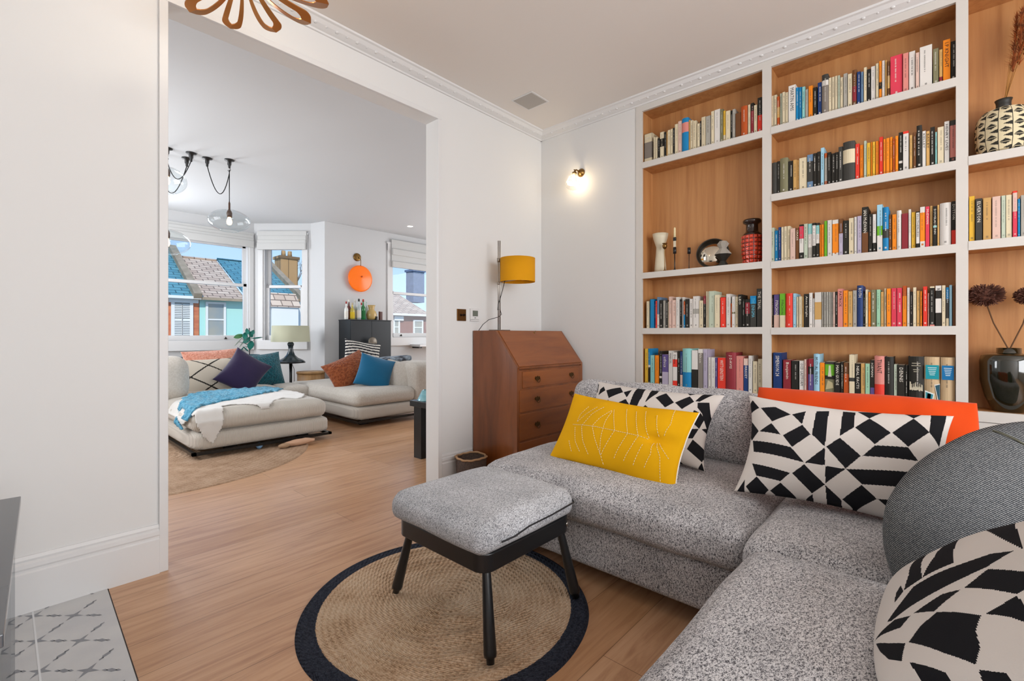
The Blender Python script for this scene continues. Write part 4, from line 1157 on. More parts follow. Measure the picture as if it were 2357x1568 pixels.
def mk_denim():
    N, L = nodes(m_den); p = N['Principled BSDF']
    wv = N.new('ShaderNodeTexWave'); wv.wave_type = 'BANDS'; wv.bands_direction = 'DIAGONAL'; wv.inputs['Scale'].default_value = 95; wv.inputs['Distortion'].default_value = 1.2; wv.inputs['Detail Scale'].default_value = 3
    L.new(mapping(N, L), wv.inputs[0]); n = noise_t(N, L, mapping(N, L), 420, 2); a = N.new('ShaderNodeMath'); a.operation = 'MULTIPLY'; L.new(wv.outputs['Fac'], a.inputs[0]); L.new(n, a.inputs[1])
    L.new(ramp(N, L, a.outputs[0], [(.08, '#28292c'), (.30, '#5f6266'), (.52, '#9a9a99')]), p.inputs['Base Color']); bumpn(N, L, a.outputs[0], .5, .002, p)
mk_denim()
Mx = frame((.68, -.68, .0), (.42, .16, 1), (1.75, -.17, .548)) @ Matrix.Rotation(.36, 4, 'Z')
dk = dict(seed=12, wob=.014, pin=-.04, sharp=.5, rk=.75)
den = pillow('cushion', 'blue-grey denim floor cushion with a central seam leaning in the sofa corner', .74, .48, .24, Mx, m_den, 60, 50, **dk)
MB().tube([pillow_xyz(.74, .48, .24, .28-.02*i/8, .96-i*.045, 1, **dk)+Vector((0, 0, .001)) for i in range(9)], .0035, 6).build('seam', mat('denim_seam', '#5b5a4c', .9), den)
# ---------------------------------------------------------------- footstool
t = thing('footstool', 'square black framed footstool with grey tweed cushion on the round rug', 'footstool', (1.285, 1.31, 0))
X0, X1, Y0, Y1 = -.247, .243, -.243, .247
def rr(x0, x1, y0, y1, r, n=12):
    P = []
    for cx, cy, a in ((x1-r, y1-r, 0), (x0+r, y1-r, PI/2), (x0+r, y0+r, PI), (x1-r, y0+r, 3*PI/2)):
        for i in range(n+1): q = a+PI/2*i/n; P.append((cx+r*math.cos(q), cy+r*math.sin(q)))
    return P
o_, i_ = rr(X0, X1, Y0, Y1, .05), rr(X0+.03, X1-.03, Y0+.03, Y1-.03, .03); n = len(o_); zb, zt = .272, .335
vs = [(x, y, zb) for x, y in o_]+[(x, y, zt) for x, y in o_]+[(x, y, zb) for x, y in i_]+[(x, y, zt) for x, y in i_]; fs = []
for k in range(n):
    j = (k+1) % n; fs += [(k, j, n+j, n+k), (2*n+k, 3*n+k, 3*n+j, 2*n+j), (n+k, n+j, 3*n+j, 3*n+k), (k, 2*n+k, 2*n+j, j)]
mb = MB().add(vs, fs)
fr = mb.build('frame', m_black, t); bv = fr.modifiers.new('b', 'BEVEL'); bv.width = .004; bv.segments = 2; bv.limit_method = 'ANGLE'
ms_ = MB()
for y in (-.12, 0, .12): ms_.box((X0+.02, y-.025, .318), (X1-.02, y+.025, .326))
ms_.build('webbing', mat('webbing', '#8b7a64', .9), t)
for (fx, fy, tx, ty) in ((1.060, 1.592, 1.082, 1.515), (1.026, 1.024, 1.085, 1.105), (1.512, 1.036, 1.488, 1.105), (1.53, 1.60, 1.485, 1.515)):
    a = Vector((tx-1.285, ty-1.31, .30)); b = Vector((fx-1.285, fy-1.31, .02))
    d = (b-a).normalized(); L = (b-a).length
    lg = MB().tube([a, a+d*L*.1, a+d*L*.45, a+d*L*.90, a+d*L*.935, b-d*.018, b], [.0135, .0145, .0175, .021, .0195, .0135, .0125], 18).build('leg', m_black, t)
MB().lathe([(.0085, 0), (.008, .003), (.001, .004)], 16, M=Matrix.Translation((X1-.035, Y0, .305)) @ Matrix.Rotation(PI/2, 4, 'X')).build('bolt_cap', m_metal, t)
cu = soft_box(MB(), (X0-.022, Y0-.012, .328), (X1+.012, Y1+.02, .437), r=.045, crown=.018, n=20, wob=.004, seed=2, crown_side=.01).build('seat_cushion', m_tweed2, t, fix=False)
MB().tube([(X0+.06, Y0-.0235, .372), (X0+.12, Y0-.026, .372), (-.05, Y0-.0265, .384), (.08, Y0-.0265, .386), (X1-.02, Y0-.023, .392)], .0028, 6).tube([(X1-.02, Y0-.023, .392), (X1+.012, Y0+.02, .394), (X1+.023, Y0+.1, .394)], .0028, 6).build('zip', mat('zip_black', '#1b1c20', .6), cu)
# ---------------------------------------------------------------- round jute rug
def jute_mat(name, c1, c2, c3, ring, border=None, R=.54, rb_=.485):
    m = mat(name, c1, .95, spec=.1); N, L = nodes(m); p = N['Principled BSDF']; v = mapping(N, L)
    sx = N.new('ShaderNodeSeparateXYZ'); L.new(v, sx.inputs[0])
    def mth(op, a, b=None):
        q = N.new('ShaderNodeMath'); q.operation = op
        for i, z in enumerate((a, b)):
            if z is None: continue
            if isinstance(z, (int, float)): q.inputs[i].default_value = z
            else: L.new(z, q.inputs[i])
        return q.outputs[0]
    r = mth('SQRT', mth('ADD', mth('MULTIPLY', sx.outputs[0], sx.outputs[0]), mth('MULTIPLY', sx.outputs[1], sx.outputs[1])))
    th = mth('ARCTAN2', sx.outputs[1], sx.outputs[0]); ph = mth('MULTIPLY', r, 2*PI/ring); rows = mth('SINE', ph)
    k = mth('FLOOR', mth('DIVIDE', r, ring)); br = mth('SINE', mth('ADD', mth('MULTIPLY', mth('MULTIPLY', th, r), 2*PI/(ring*1.05)), mth('ADD', mth('MULTIPLY', rows, 1.4), mth('MULTIPLY', k, PI))))
    hgt = mth('ADD', mth('MULTIPLY', rows, .5), mth('MULTIPLY', br, .5)); nz = noise_t(N, L, v, 130, 3, 1); n2 = noise_t(N, L, v, 7, 2)
    f = mth('ADD', mth('MULTIPLY', hgt, .07), mth('ADD', mth('MULTIPLY', nz, .6), mth('MULTIPLY', n2, .42)))
    c = ramp(N, L, f, [(.30, c3), (.47, c1), (.66, c2)])
    if border:
        c = mixc(N, L, c, ramp(N, L, nz, [(.35, '#232630'), (.65, '#3c404b')]), mth('GREATER_THAN', mth('ADD', r, mth('MULTIPLY', nz, .012)), rb_))
    L.new(c, p.inputs['Base Color']); bumpn(N, L, mth('ADD', hgt, nz), .7, .006, p); return m
def rug(name, label, cx, cy, R, thick, m, ripple, seed=0, sy=1):
    mb = MB(); nr, na = 80, 160; vs = []; fs = []
    for j in range(nr+1):
        r = R*j/nr
        for i in range(na):
            a = 2*PI*i/na; rr_ = r*(1+.006*noise.noise(Vector((math.cos(a)*2, math.sin(a)*2, seed)))*j/nr)
            e = ripple*math.sin(r*2*PI/.105+1.5*noise.noise(Vector((math.cos(a), math.sin(a), r*3))))*noise.noise(Vector((math.cos(a)*1.3+3, math.sin(a)*1.3, 1+seed)))*(1 if .08 < r < R*.85 else .2)
            z = thick+max(-thick*.5, e)
            if j == nr: z = 0
            if j == nr-1: z = thick*.8
            vs.append((rr_*math.cos(a), rr_*math.sin(a)*sy, z))
    for j in range(nr):
        for i in range(na): k = (i+1) % na; fs.append((j*na+i, (j+1)*na+i, (j+1)*na+k, j*na+k))
    mb.add(vs, fs, smooth=True); o = mb.build(name, m, fix=False); o.location = (cx, cy, .0005); tag(o, label, 'rug'); return o
rug('jute_rug', 'round braided jute rug with dark navy border under the footstool', 1.178, 1.412, .545, .012, jute_mat('braided_jute', '#c4a485', '#d9c0a4', '#8c6d50', .021, True), .016)
# ---------------------------------------------------------------- bureau, lamp, basket, wall fittings
t = thing('writing_bureau', 'mahogany writing bureau with sloping flap and brass pulls in the corner', 'bureau', (2.352, 2.094, 0))
W_, D_, HT = .79, .435, 1.078; zs = .823
prof = [(0, .0), (0, zs), (.205, HT), (D_, HT), (D_, 0)]
MB().prism(prof, 0, .022, axis=0).build('side_panel', m_desk, t); MB().prism(prof, W_-.022, W_, axis=0).build('side_panel', m_desk, t)
MB().box((.022, .2, HT-.02), (W_-.022, D_, HT)).box((.022, D_-.012, 0), (W_-.022, D_, HT-.02)).box((.022, .012, 0), (W_-.022, .03, .08)).box((.022, .012, zs-.02), (W_-.022, .2, zs-.002)).build('carcass', m_desk, t)
sl = math.hypot(.205, HT-zs); ang = math.atan2(HT-zs, .205)
fl = MB().box((.024, .004, -.02), (W_-.024, sl-.002, .004), bev=.003).build('flap', m_desk2, t); fl.location = (0, 0, zs); fl.rotation_euler = (ang, 0, 0)
MB().box((.018, -.006, zs-.012), (W_-.018, .014, zs+.002), bev=.003).build('flap_moulding', m_desk, t)
MB().lathe([(.008, 0), (.008, .002), (.001, .0025)], 16, (W_*.52, sl*.93, .004)).build('escutcheon', m_brass, fl); MB().tube([(W_*.52, sl*.93, .004), (W_*.52+.012, sl*.93+.01, .018)], .002, 6).build('key', m_brass, fl)
zz = zs-.02; mdr = m_desk2
for k, (hgt, ins) in enumerate(((.125, .055), (.165, .024), (.195, .024), (.20, .024))):
    z1 = zz-.012; z0 = z1-hgt+.012; dr = MB().box((ins, -.004, z0), (W_-ins, .014, z1), bev=.004).build('drawer', mdr, t)
    if k: MB().box((.022, .0, z1), (W_-.022, .014, z1+.012)).build('drawer_rail', m_desk, t)
    else: MB().box((.022, .0, z0), (ins-.003, .014, z1)).box((W_-ins+.003, 0, z0), (W_-.022, .014, z1)).box((.022, 0, z1), (W_-.022, .014, z1+.012)).build('drawer_rail', m_desk, t)
    for fx in (.27, .80):
        x = W_*fx; zc = (z0+z1)/2; mh = mat('old_brass_pull', '#5b4324', .4, .9)
        mb = MB().prism([(x-.03, zc+.004), (x-.022, zc+.018), (x-.008, zc+.014), (x, zc+.022), (x+.008, zc+.014), (x+.022, zc+.018), (x+.03, zc+.004), (x+.014, zc-.01), (x, zc-.016), (x-.014, zc-.01)], -.007, -.0035, axis=1)
        mb.tube([(x-.022, -.008, zc+.004), (x-.022, -.014, zc-.006), (x-.012, -.018, zc-.02), (x, -.019, zc-.025), (x+.012, -.018, zc-.02), (x+.022, -.014, zc-.006), (x+.022, -.008, zc+.004)], .0022, 6); mb.build('handle', mh, dr)
    zz = z0
# lamp on the bureau
px0, py0 = 2.486, 2.40
t = thing('table_lamp', 'steel pole lamp with mustard drum shade standing on the mahogany bureau', 'lamp', (px0, py0, HT+.001))
MB().box((-.07, -.03, 0), (.10, .03, .006), bev=.002).build('base', m_metal, t)
MB().tube([(0, 0, .004), (0, 0, .668)], .0042, 10).tube([(.0085, -.009, .004), (.0085, -.009, .668)], .0042, 10).build('pole', m_metal, t)
c_ = Vector((.1, -.104, 0)); zt_, zb_ = 1.616-HT, 1.440-HT
msh = mat('mustard_shade', '#dd9a12', .8, spec=.2)
MB().lathe([(.130, zb_), (.130, zt_), (.127, zt_), (.127, zb_)], 64, c_, cap=False).build('lamp_shade', msh, t)
MB().tube([(0, 0, zb_-.004), (.1, -.104, zb_+.02)], .004, 8).tube([(0, 0, zb_-.02), (0, 0, zb_+.0)], .010, 10).tube([(0, 0, zt_-.03), (0, 0, zt_)], .010, 10).tube([(.1-.128, -.104, zb_+.02), (.1+.128, -.104, zb_+.02)], .002, 6).build('bracket', m_metal, t)
MB().lathe([(.001, 0), (.028, .02), (.03, .045), (.015, .08), (.013, .1)], 20, (c_.x, c_.y, zb_+.04)).build('bulb', mat('unlit_bulb', '#e9e6df', .3), t)
MB().tube([(.03, -.04, zb_+.01), (.01, -.02, zb_-.1), (-.008, -.006, zb_-.17), (-.006, 0, zb_-.21), (.012, -.006, .16), (.02, -.014, .12), (0, -.0, .10), (-.06, .04, .08), (-.10, .06, .045), (-.125, .08, .0)], .0026, 6).build('cable', m_black, t)
# basket
def basket():
    mb = MB(); n = 96; m = mat('dark_wicker', '#3b302b', .8, vary=(90, '#5a463a', (1, 1, 1), .2), bump=(140, .7, .006))
    t = thing('wicker_basket', 'small dark wicker basket with pale rim between the doorway and bureau', 'basket', (2.212, 2.40, 0))
    mb.lathe([(.082, 0), (.095, .04), (.104, .10), (.109, .19), (.102, .19), (.098, .1), (.088, .03), (.001, .012)], 40); mb.build('body', m, t)
    MB().tube([((.106+.004*math.sin(i*5))*math.cos(2*PI*i/60), (.106+.004*math.sin(i*5))*math.sin(2*PI*i/60), .195+.004*math.sin(3*2*PI*i/60)) for i in range(60)], .0075, 8, closed=True).build('rim', mat('pale_wicker', '#b08c68', .85, bump=(120, .8, .004)), t)
basket()
t = thing('light_switch', 'square bronze double dolly light switch on the wall left of the lamp', 'switch', (2.243, WY, 1.191))
MB().box((-.043, -.007, -.043), (.043, 0, .043), bev=.002).build('plate', mat('bronze_plate', '#6e4a24', .35, .8), t)
for x in (-.008, .018): MB().lathe([(.009, 0), (.009, .003), (.004, .004), (.005, .016), (.0055, .02), (.001, .023)], 16, M=Matrix.Translation((x, -.007, 0)) @ Matrix.Rotation(PI/2, 4, 'X')).build('dolly', mat('dark_dolly', '#2d1f16', .4, .8), t)
t = thing('thermostat', 'small white wall thermostat with grey screen beside the bronze switch', 'thermostat', (2.368, WY, 1.197))
MB().box((-.043, -.014, -.036), (.043, 0, .045), bev=.003).box((-.043, -.016, -.048), (.043, 0, -.038), bev=.002).build('case', m_trim, t); MB().box((-.024, -.0155, -.012), (.028, -.0139, .03)).build('screen', mat('lcd', '#6c7268', .3), t); MB().box((-.006, -.0155, -.026), (.008, -.0139, -.022)).build('button', m_black, t)
# ceiling speaker panel
q0, q1 = hit(1190, 231, z=CE), hit(1250, 233, z=CE)
ctr = (q0+q1)/2; t = thing('ceiling_speaker', 'square pale grey grille panel set in the ceiling above the corner', 'ceiling panel', (ctr.x, ctr.y, CE))
MB().box((-.1, -.1, -.004), (.1, .1, 0), bev=.001).build('rim', m_trim, t); MB().box((-.088, -.088, -.0052), (.088, .088, -.0035)).build('grille', mat('grille_grey', '#b3afaa', .8), t)
# wall sconce
t = thing('wall_sconce', 'brass wall light with ribbed glass bell shade left of the bookcase', 'wall light', (XR, 2.123, 2.364))
MB().lathe([(.034, 0), (.034, .006), (.026, .014), (.018, .028), (.001, .03)], 32, M=Matrix.Rotation(-PI/2, 4, 'Y')).build('wall_plate', m_brass, t)
MB().tube([(-.02, 0, 0), (-.055, .008, .012), (-.072, .012, .0), (-.076, .013, -.02)], [.006, .006, .007, .012], 12).lathe([(.018, 0), (.02, -.012), (.014, -.022)], 20, (-.078, .013, -.012)).tube([(-.055, .008, .012), (-.062, .03, .016)], .004, 8).build('arm', m_brass, t)
def bell():
    vs = []; fs = []; n = 72; prof = [(.018, 0), (.026, -.012), (.038, -.035), (.046, -.065), (.052, -.095), (.056, -.11)]
    for r, z in prof:
        for i in range(n):
            a = 2*PI*i/n; k = 1+.035*math.cos(a*18)*(r/.056); zz_ = z+(-.006*abs(math.sin(a*9)) if z == -.11 else 0); vs.append((r*k*math.cos(a), r*k*math.sin(a), zz_))
    for j in range(len(prof)-1):
        for i in range(n): k = (i+1) % n; fs.append((j*n+i, j*n+k, (j+1)*n+k, (j+1)*n+i))
    m = bpy.data.materials.new('ribbed_glass'); m.use_nodes = True; N, L = nodes(m); N.clear(); o = N.new('ShaderNodeOutputMaterial'); tr = N.new('ShaderNodeBsdfTransparent'); tl = N.new('ShaderNodeBsdfTranslucent'); g = N.new('ShaderNodeBsdfGlossy'); a = N.new('ShaderNodeMixShader'); b = N.new('ShaderNodeMixShader')
    g.inputs[1].default_value = .1; a.inputs[0].default_value = .32; b.inputs[0].default_value = .15; L.new(tr.outputs[0], a.inputs[1]); L.new(tl.outputs[0], a.inputs[2]); L.new(a.outputs[0], b.inputs[1]); L.new(g.outputs[0], b.inputs[2]); L.new(b.outputs[0], o.inputs[0]); MATS['ribbed_glass'] = m
    mb = MB().add(vs, fs, smooth=True); o = mb.build('glass_shade', m, t); o.location = (-.082, .014, -.03); o.rotation_euler = (R_(-8), R_(22), 0)
bell()
b = MB().lathe([(.008, 0), (.012, -.02), (.017, -.04), (.014, -.055), (.001, -.062)], 20).build('bulb', m_bulb, t); b.location = (-.084, .014, -.03); b.rotation_euler = (R_(-8), R_(22), 0)
light('sconce_light', 'POINT', (XR-.098, 2.137, 2.285), 5, (1, .78, .5), radius=.015)
# chandelier of bent wooden loops
t = thing('bentwood_chandelier', 'copper toned bentwood petal chandelier hanging at the top left', 'chandelier', (.55, 1.95, 2.56))
mcp = mat('copper_veneer', '#c98a50', .3, .6, vary=(3, '#a5682f', (1, 1, 1), .25))
def petal(az, droop, L, wd, slot=.48, th=.004):
    n = 34; ca, sa = math.cos(az), math.sin(az); R = []; vs = []; fs = []
    for i in range(n+1):
        f = i/n; r = .03+L*f**1.15; z = -droop*math.sin(f*PI/2)**.9
        w = wd*(.28+.72*math.sin(min(1, f/.8)*PI/2))*(math.sqrt(max(0, 1-((f-.84)/.16)**2)) if f > .84 else 1)
        s = 0 if f < .06 or f > .85 else w*slot*min(1, (f-.06)/.12)**.5*min(1, (.85-f)/.10)**.5
        R.append((r, z, w, s))
    def V(r, z, w, dz): return (r*ca-w*sa, r*sa+w*ca, z+dz+abs(w)*.2)
    for (r, z, w, s) in R:
        for dz in (0, -th):
            for ww in (w, s, -s, -w): vs.append(V(r, z, ww, dz))
    for i in range(n):
        a = i*8; b = a+8
        for q in (0, 2): fs += [(a+q, b+q, b+q+1, a+q+1), (a+4+q, a+5+q, b+5+q, b+4+q), (a+q, a+4+q, b+4+q, b+q), (a+q+1, b+q+1, b+5+q, a+5+q)]
    return MB().add(vs, fs).build('petal', mcp, t)
hub = hit(556, -62, z=2.43); t.location = hub
for px_, py_, zt, wd in ((757, 8, 2.375, .054), (716, 52, 2.345, .048), (636, 73, 2.32, .044), (530, 64, 2.31, .034), (436, 26, 2.34, .042), (770, -90, 2.40, .036), (690, -190, 2.39, .036), (540, -230, 2.38, .036), (400, -180, 2.38, .036), (370, -60, 2.37, .036)):
    q = hit(px_, py_, z=zt)-hub; petal(math.atan2(q.y, q.x), -q.z, math.hypot(q.x, q.y)-.03, wd)
MB().lathe([(.001, -.05), (.05, -.04), (.055, 0), (.02, .03), (.008, .05), (.006, CE-2.43-.02), (.05, CE-2.43-.015), (.05, CE-2.43)], 24).build('stem', mcp, t)
light('chandelier_light', 'POINT', (hub.x, hub.y, hub.z+.06), 5, (1, .86, .68), radius=.05)
# low dark glass media cabinet at the left edge
t = thing('media_cabinet', 'low dark grey cabinet with glass side at the bottom left edge', 'cabinet', (-.295, 1.56, 0), -.04)
mdk = mat('dark_glass_top', '#4c5056', .12, spec=.8); mfr = mat('graphite_frame', '#2c2e33', .35)
MB().box((-.31, -.45, .55), (.315, .45, .572), bev=.002).build('top', mdk, t)
MB().box((-.31, -.44, .02), (-.29, .44, .55)).box((-.29, -.44, .02), (.22, .44, .04)).box((-.29, -.44, .3), (.22, .44, .315)).box((.20, -.43, .5), (.25, .43, .55)).build('shelves', mfr, t)
MB().box((.295, -.44, .0), (.303, .44, .55)).box((-.31, .432, 0), (.295, .44, .55)).build('glass_panel', m_tinted, t)
for y in (-.4, .38): MB().box((-.3, y-.02, 0), (-.26, y+.02, .02)).build('foot', mfr, t)
# ================================================================ far room
fz = lambda px, py, d: None
# ---- jute rug
m_j2 = jute_mat('oval_jute', '#ab8d73', '#c0a48b', '#8a6c54', .045)
rug('jute_rug', 'large plain braided jute rug under the cream chaise in the far room', .86, 4.88, 1.2, .010, m_j2, .004, seed=4)
# ---- cream modular sofa
def cream_part(t, o, name, a, b, m=None, **k):
    return soft_box(MB(), [a[i]-o[i] for i in range(3)], [b[i]-o[i] for i in range(3)], **k).build(name, m or m_cream, t, fix=False)
o = (1.7, 5.6, 0); t = thing('modular_sofa', 'cream corduroy modular sofa under the bay window beside a long chaise', 'sofa', o)
m_rail = mat('dark_rail', '#2b2a29', .3, .6)
P_ = lambda *a, **k: cream_part(t, o, *a, **k)
P_('base', (1.06, 4.515, .065), (2.23, 6.95, .235), m_cord, r=.06, n=10, crown_side=.012)
P_('seat_cushion', (1.06, 4.52, .222), (2.21, 6.02, .400), m_cord, r=.075, crown=.03, n=18, wob=.01, crown_side=.015)
P_('seat_cushion', (1.12, 6.0, .222), (2.33, 6.6, .41), r=.075, crown=.02, n=14, wob=.008)
P_('backrest', (1.0, 6.45, .10), (2.33, 6.95, .62), r=.12, n=12, crown=.02, wob=.008)
P_('back_cushion', (.88, 5.62, .36), (1.31, 5.95, .83), r=.14, n=12, wob=.01)
P_('base', (.10, 5.75, .075), (1.05, 6.95, .36), r=.06, n=8)
mb = MB()
for y0, y1, x0, x1 in ((4.50, 4.535, 1.05, 2.24), (6.9, 6.94, 1.05, 2.24)): mb.box((x0-o[0], y0-o[1], .045), (x1-o[0], y1-o[1], .068))
for x in (1.05, 2.21): mb.box((x-o[0], 4.50-o[1], .045), (x+.03-o[0], 6.94-o[1], .068))
for x, y in ((1.4, 4.75), (2.05, 4.75), (1.4, 6.7), (2.1, 6.7), (.3, 5.95), (.3, 6.7)): MB().box((x-.05-o[0], y-.03-o[1], .012), (x+.05-o[0], y+.03-o[1], .08)).build('foot', m_rail, t)
mb.build('plinth_rail', m_rail, t)
o = (3.2, 5.6, 0); t = thing('modular_sofa', 'cream modular sofa section on the right facing the chaise', 'sofa', o)
P_('base', (2.66, 4.74, .075), (3.50, 6.55, .24), m_cord, r=.05, n=10, crown_side=.008)
P_('seat_cushion', (2.64, 4.74, .228), (3.46, 6.55, .40), r=.07, crown=.03, n=18, wob=.008, crown_side=.012)
P_('base', (2.34, 5.9, .075), (2.67, 6.5, .24), r=.05, n=8); P_('seat_cushion', (2.34, 5.9, .228), (2.66, 6.5, .40), r=.06, n=10, crown=.01)
P_('backrest', (3.42, 4.72, .075), (3.84, 6.55, .70), r=.10, n=12, crown=.01)
mb = MB().box((2.66-o[0], 4.725-o[1], .055), (3.83-o[0], 4.75-o[1], .078)).box((2.645-o[0], 4.725-o[1], .055), (2.67-o[0], 6.5-o[1], .078))
for x, y in ((2.85, 4.95), (3.65, 4.95), (2.85, 6.4), (3.65, 6.4), (2.45, 6.3)): MB().box((x-.05-o[0], y-.03-o[1], 0), (x+.05-o[0], y+.03-o[1], .09)).build('foot', m_rail, t)
mb.build('plinth_rail', m_rail, t)
# ---- far cushions
def far_pillow(label, px, py, pd, w, h, t_, rot, m, lean=.35, yaw=0, **k):
    """cushion centred on the point seen at px,py with y = pd; rot spins it in its own plane"""
    c = hit(px, py, y=pd); r = Vector((math.cos(yaw), math.sin(yaw), 0)); up = Vector((-math.sin(yaw)*lean*-1*0, lean, 1))
    M = frame(r, up, c) @ Matrix.Rotation(rot, 4, 'Z')
    return pillow('cushion', label, w, h, t_, M, m, 34, 34, k.pop('colf', None), **k)
cr = lin('#c3b9aa'); bk = lin('#26231f')
def berber(u, v, s):
    x, y = u*1.6, v
    d = min(abs((x+y*1.35+.25) % 1.5-.75), abs((x-y*1.35+.25) % 1.5-.75)); return bk if d < .05 else cr
m_ber = vcol_mat('berber_wool', .95, weave=300)
c = hit(492, 868, y=6.2); M = frame((1, .05, .03), (0, .35, 1), c)
pillow('cushion', 'cream berber cushion with black diamond lines lying under purple cushion', .82, .46, .2, M, m_ber, 150, 90, berber, pin=.06, seed=20)
def shaggy(name, base, hi, sc_=45): return mat(name, base, .95, spec=.1, sheen=.3, vary=(sc_, hi, (1, 1, 1), .15), bump=(sc_*1.4, 1., .02))
m_pp = mat('purple_velvet', '#24173a', .7, sheen=.2, spec=.2, bump=(8, .3, .02)); m_tl = shaggy('teal_fur', '#0d4450', '#17606c'); m_pk = shaggy('coral_fur', '#c98069', '#dca08a')
m_bl = mat('petrol_velvet', '#0c5f85', .7, sheen=.3, spec=.2, bump=(8, .3, .02)); m_br = shaggy('rust_fur', '#7d3c20', '#a05a34', 38)
far_pillow('coral pink fluffy cushion behind the berber cushion on the bay sofa', 490, 836, 6.5, .62, .34, .2, .05, m_pk, seed=21)
far_pillow('dark teal fluffy cushion leaning at the right end of the bay sofa', 604, 853, 6.42, .50, .46, .22, .08, m_tl, lean=.3, seed=22)
far_pillow('deep purple velvet cushion standing on its corner on the bay sofa', 561, 858, 5.95, .50, .44, .20, PI/4+.12, m_pp, lean=.5, seed=23, pin=.1)
far_pillow('rust brown fluffy cushion on the right-hand cream sofa', 803, 854, 5.40, .54, .40, .18, .42, m_br, lean=.5, seed=24, yaw=-.25)
def stripes(u, v, s): return lin('#d6d1c8') if int((v+1+.04*math.sin(u*4))*9.5) % 2 else lin('#24242a')
c = hit(834, 818, y=5.75); M = frame((1, -.2, -.12), (0, .3, 1), c) @ Matrix.Rotation(-.05, 4, 'Z')
pillow('cushion', 'black and white striped cushion behind the rust fluffy cushion', .50, .40, .16, M, vcol_mat('striped_cotton', .9), 40, 90, stripes, seed=25)
far_pillow('bright petrol blue velvet cushion on the right-hand cream sofa', 863, 857, 5.12, .43, .42, .17, -.32, m_bl, lean=.45, seed=26, yaw=-.35)
far_pillow('large cream cushion against the back of the right-hand cream sofa', 922, 872, 5.02, .44, .46, .2, -.16, m_cream, lean=.3, seed=27, yaw=-.85)
c = hit(925, 830, y=5.1)
th = soft_box(MB(), (-.30, -.05, -.04), (.16, .1, .03), r=.03, n=8, wob=.02, seed=3).build('folded_throw', mat('pale_blue_throw', '#a9b7c4', .9, vary=(14, '#33333a', (1, 6, 1), .12)), fix=False)
th.location = c+Vector((0, .08, .02)); th.rotation_euler = (0, -.05, -.3); tag(th, 'folded pale grey and blue throw lying over the cream cushion top', 'throw')
# ---- throws on the chaise
def throw(name, label, pts, m, z0, thick, th_noise, edge=None, n=130, seed=0, drop=None, cat='throw'):
    """cloth covering polygon pts (xy), laid on the crowned seat, falling over its front or side edge"""
    xs = [p[0] for p in pts]; ys = [p[1] for p in pts]; x0, x1, y0, y1 = min(xs), max(xs), min(ys), max(ys); V = {}; vs = []; fs = []
    def top(x, y):
        u = (x-1.635)/.575; v = (y-5.27)/.75; cr_ = .03*max(0, (1-min(1, u*u))*(1-min(1, v*v)))**.6; z = .402+cr_
        ex = max(0, 1.125-x); ey = max(0, 4.585-y); e = max(ex, ey); 
        if e > 0: 
            if e < .07: z -= .07-math.sqrt(max(0, .07**2-e*e))
            else: z = .332-(e-.07)
        X = max(x, 1.125-.09) if ex > .07 else x; Y = max(y, 4.585-.09) if ey > .07 else y
        return X, Y, z
    for j in range(n+1):
        for i in range(n+1):
            x = x0+(x1-x0)*i/n; y = y0+(y1-y0)*j/n
            q = noise.noise(Vector((x*6+seed, y*6, 0)))*.03
            if inpoly((x+q, y+q*.7), pts):
                X, Y, z = top(x, y); w = th_noise*noise.noise(Vector((x*16, y*16, seed)))+thick; V[(i, j)] = len(vs); vs.append((X-(w if x < 1.06 else 0), Y-(w if y < 4.52 else 0), z+w))
    for j in range(n):
        for i in range(n):
            k = [(i, j), (i+1, j), (i+1, j+1), (i, j+1)]
            if all(q in V for q in k): fs.append([V[q] for q in k])
    mb = MB().add(vs, fs, smooth=True); ob = mb.build(name, m, fix=False); so = ob.modifiers.new('s', 'SOLIDIFY'); so.thickness = thick; so.offset = -.3
    tag(ob, label, cat); return ob
def ch(px, py, z=.40): q = hit(px, py, z=z); return (q.x, q.y)
wpts = [(2.2, 5.2), (2.17, 4.95), (2.10, 4.80), (2.02, 4.66), (1.92, 4.62), (1.86, 4.72), (1.76, 4.66), (1.66, 4.52), (1.58, 4.50), (1.50, 4.60), (1.38, 4.66), (1.29, 4.62), (1.27, 4.44), (1.20, 4.30), (1.12, 4.36), (1.00, 4.72), (1.05, 5.3), (1.5, 5.55), (2.0, 5.9), (2.15, 5.9), (2.17, 5.5)]
throw('sheepskin_throw', 'off-white hide throw draped over the front edge of the chaise', wpts, mat('hide', '#d3d0cb', .95, sheen=.3, bump=(60, .3, .004)), .4, .006, .006, seed=2)
bpts = [ch(400, 955, .40), ch(418, 925), ch(450, 912), ch(540, 905), ch(610, 898), ch(652, 899), ch(640, 908), ch(560, 925), ch(480, 938), ch(432, 952), (1.06, 4.95), (.97, 4.90)]
throw('knitted_throw', 'turquoise blue fluffy knitted throw lying on the white hide', bpts, shaggy('turquoise_wool', '#2e87ad', '#6cb6d2', 50), .4, .016, .022, seed=5, n=130)
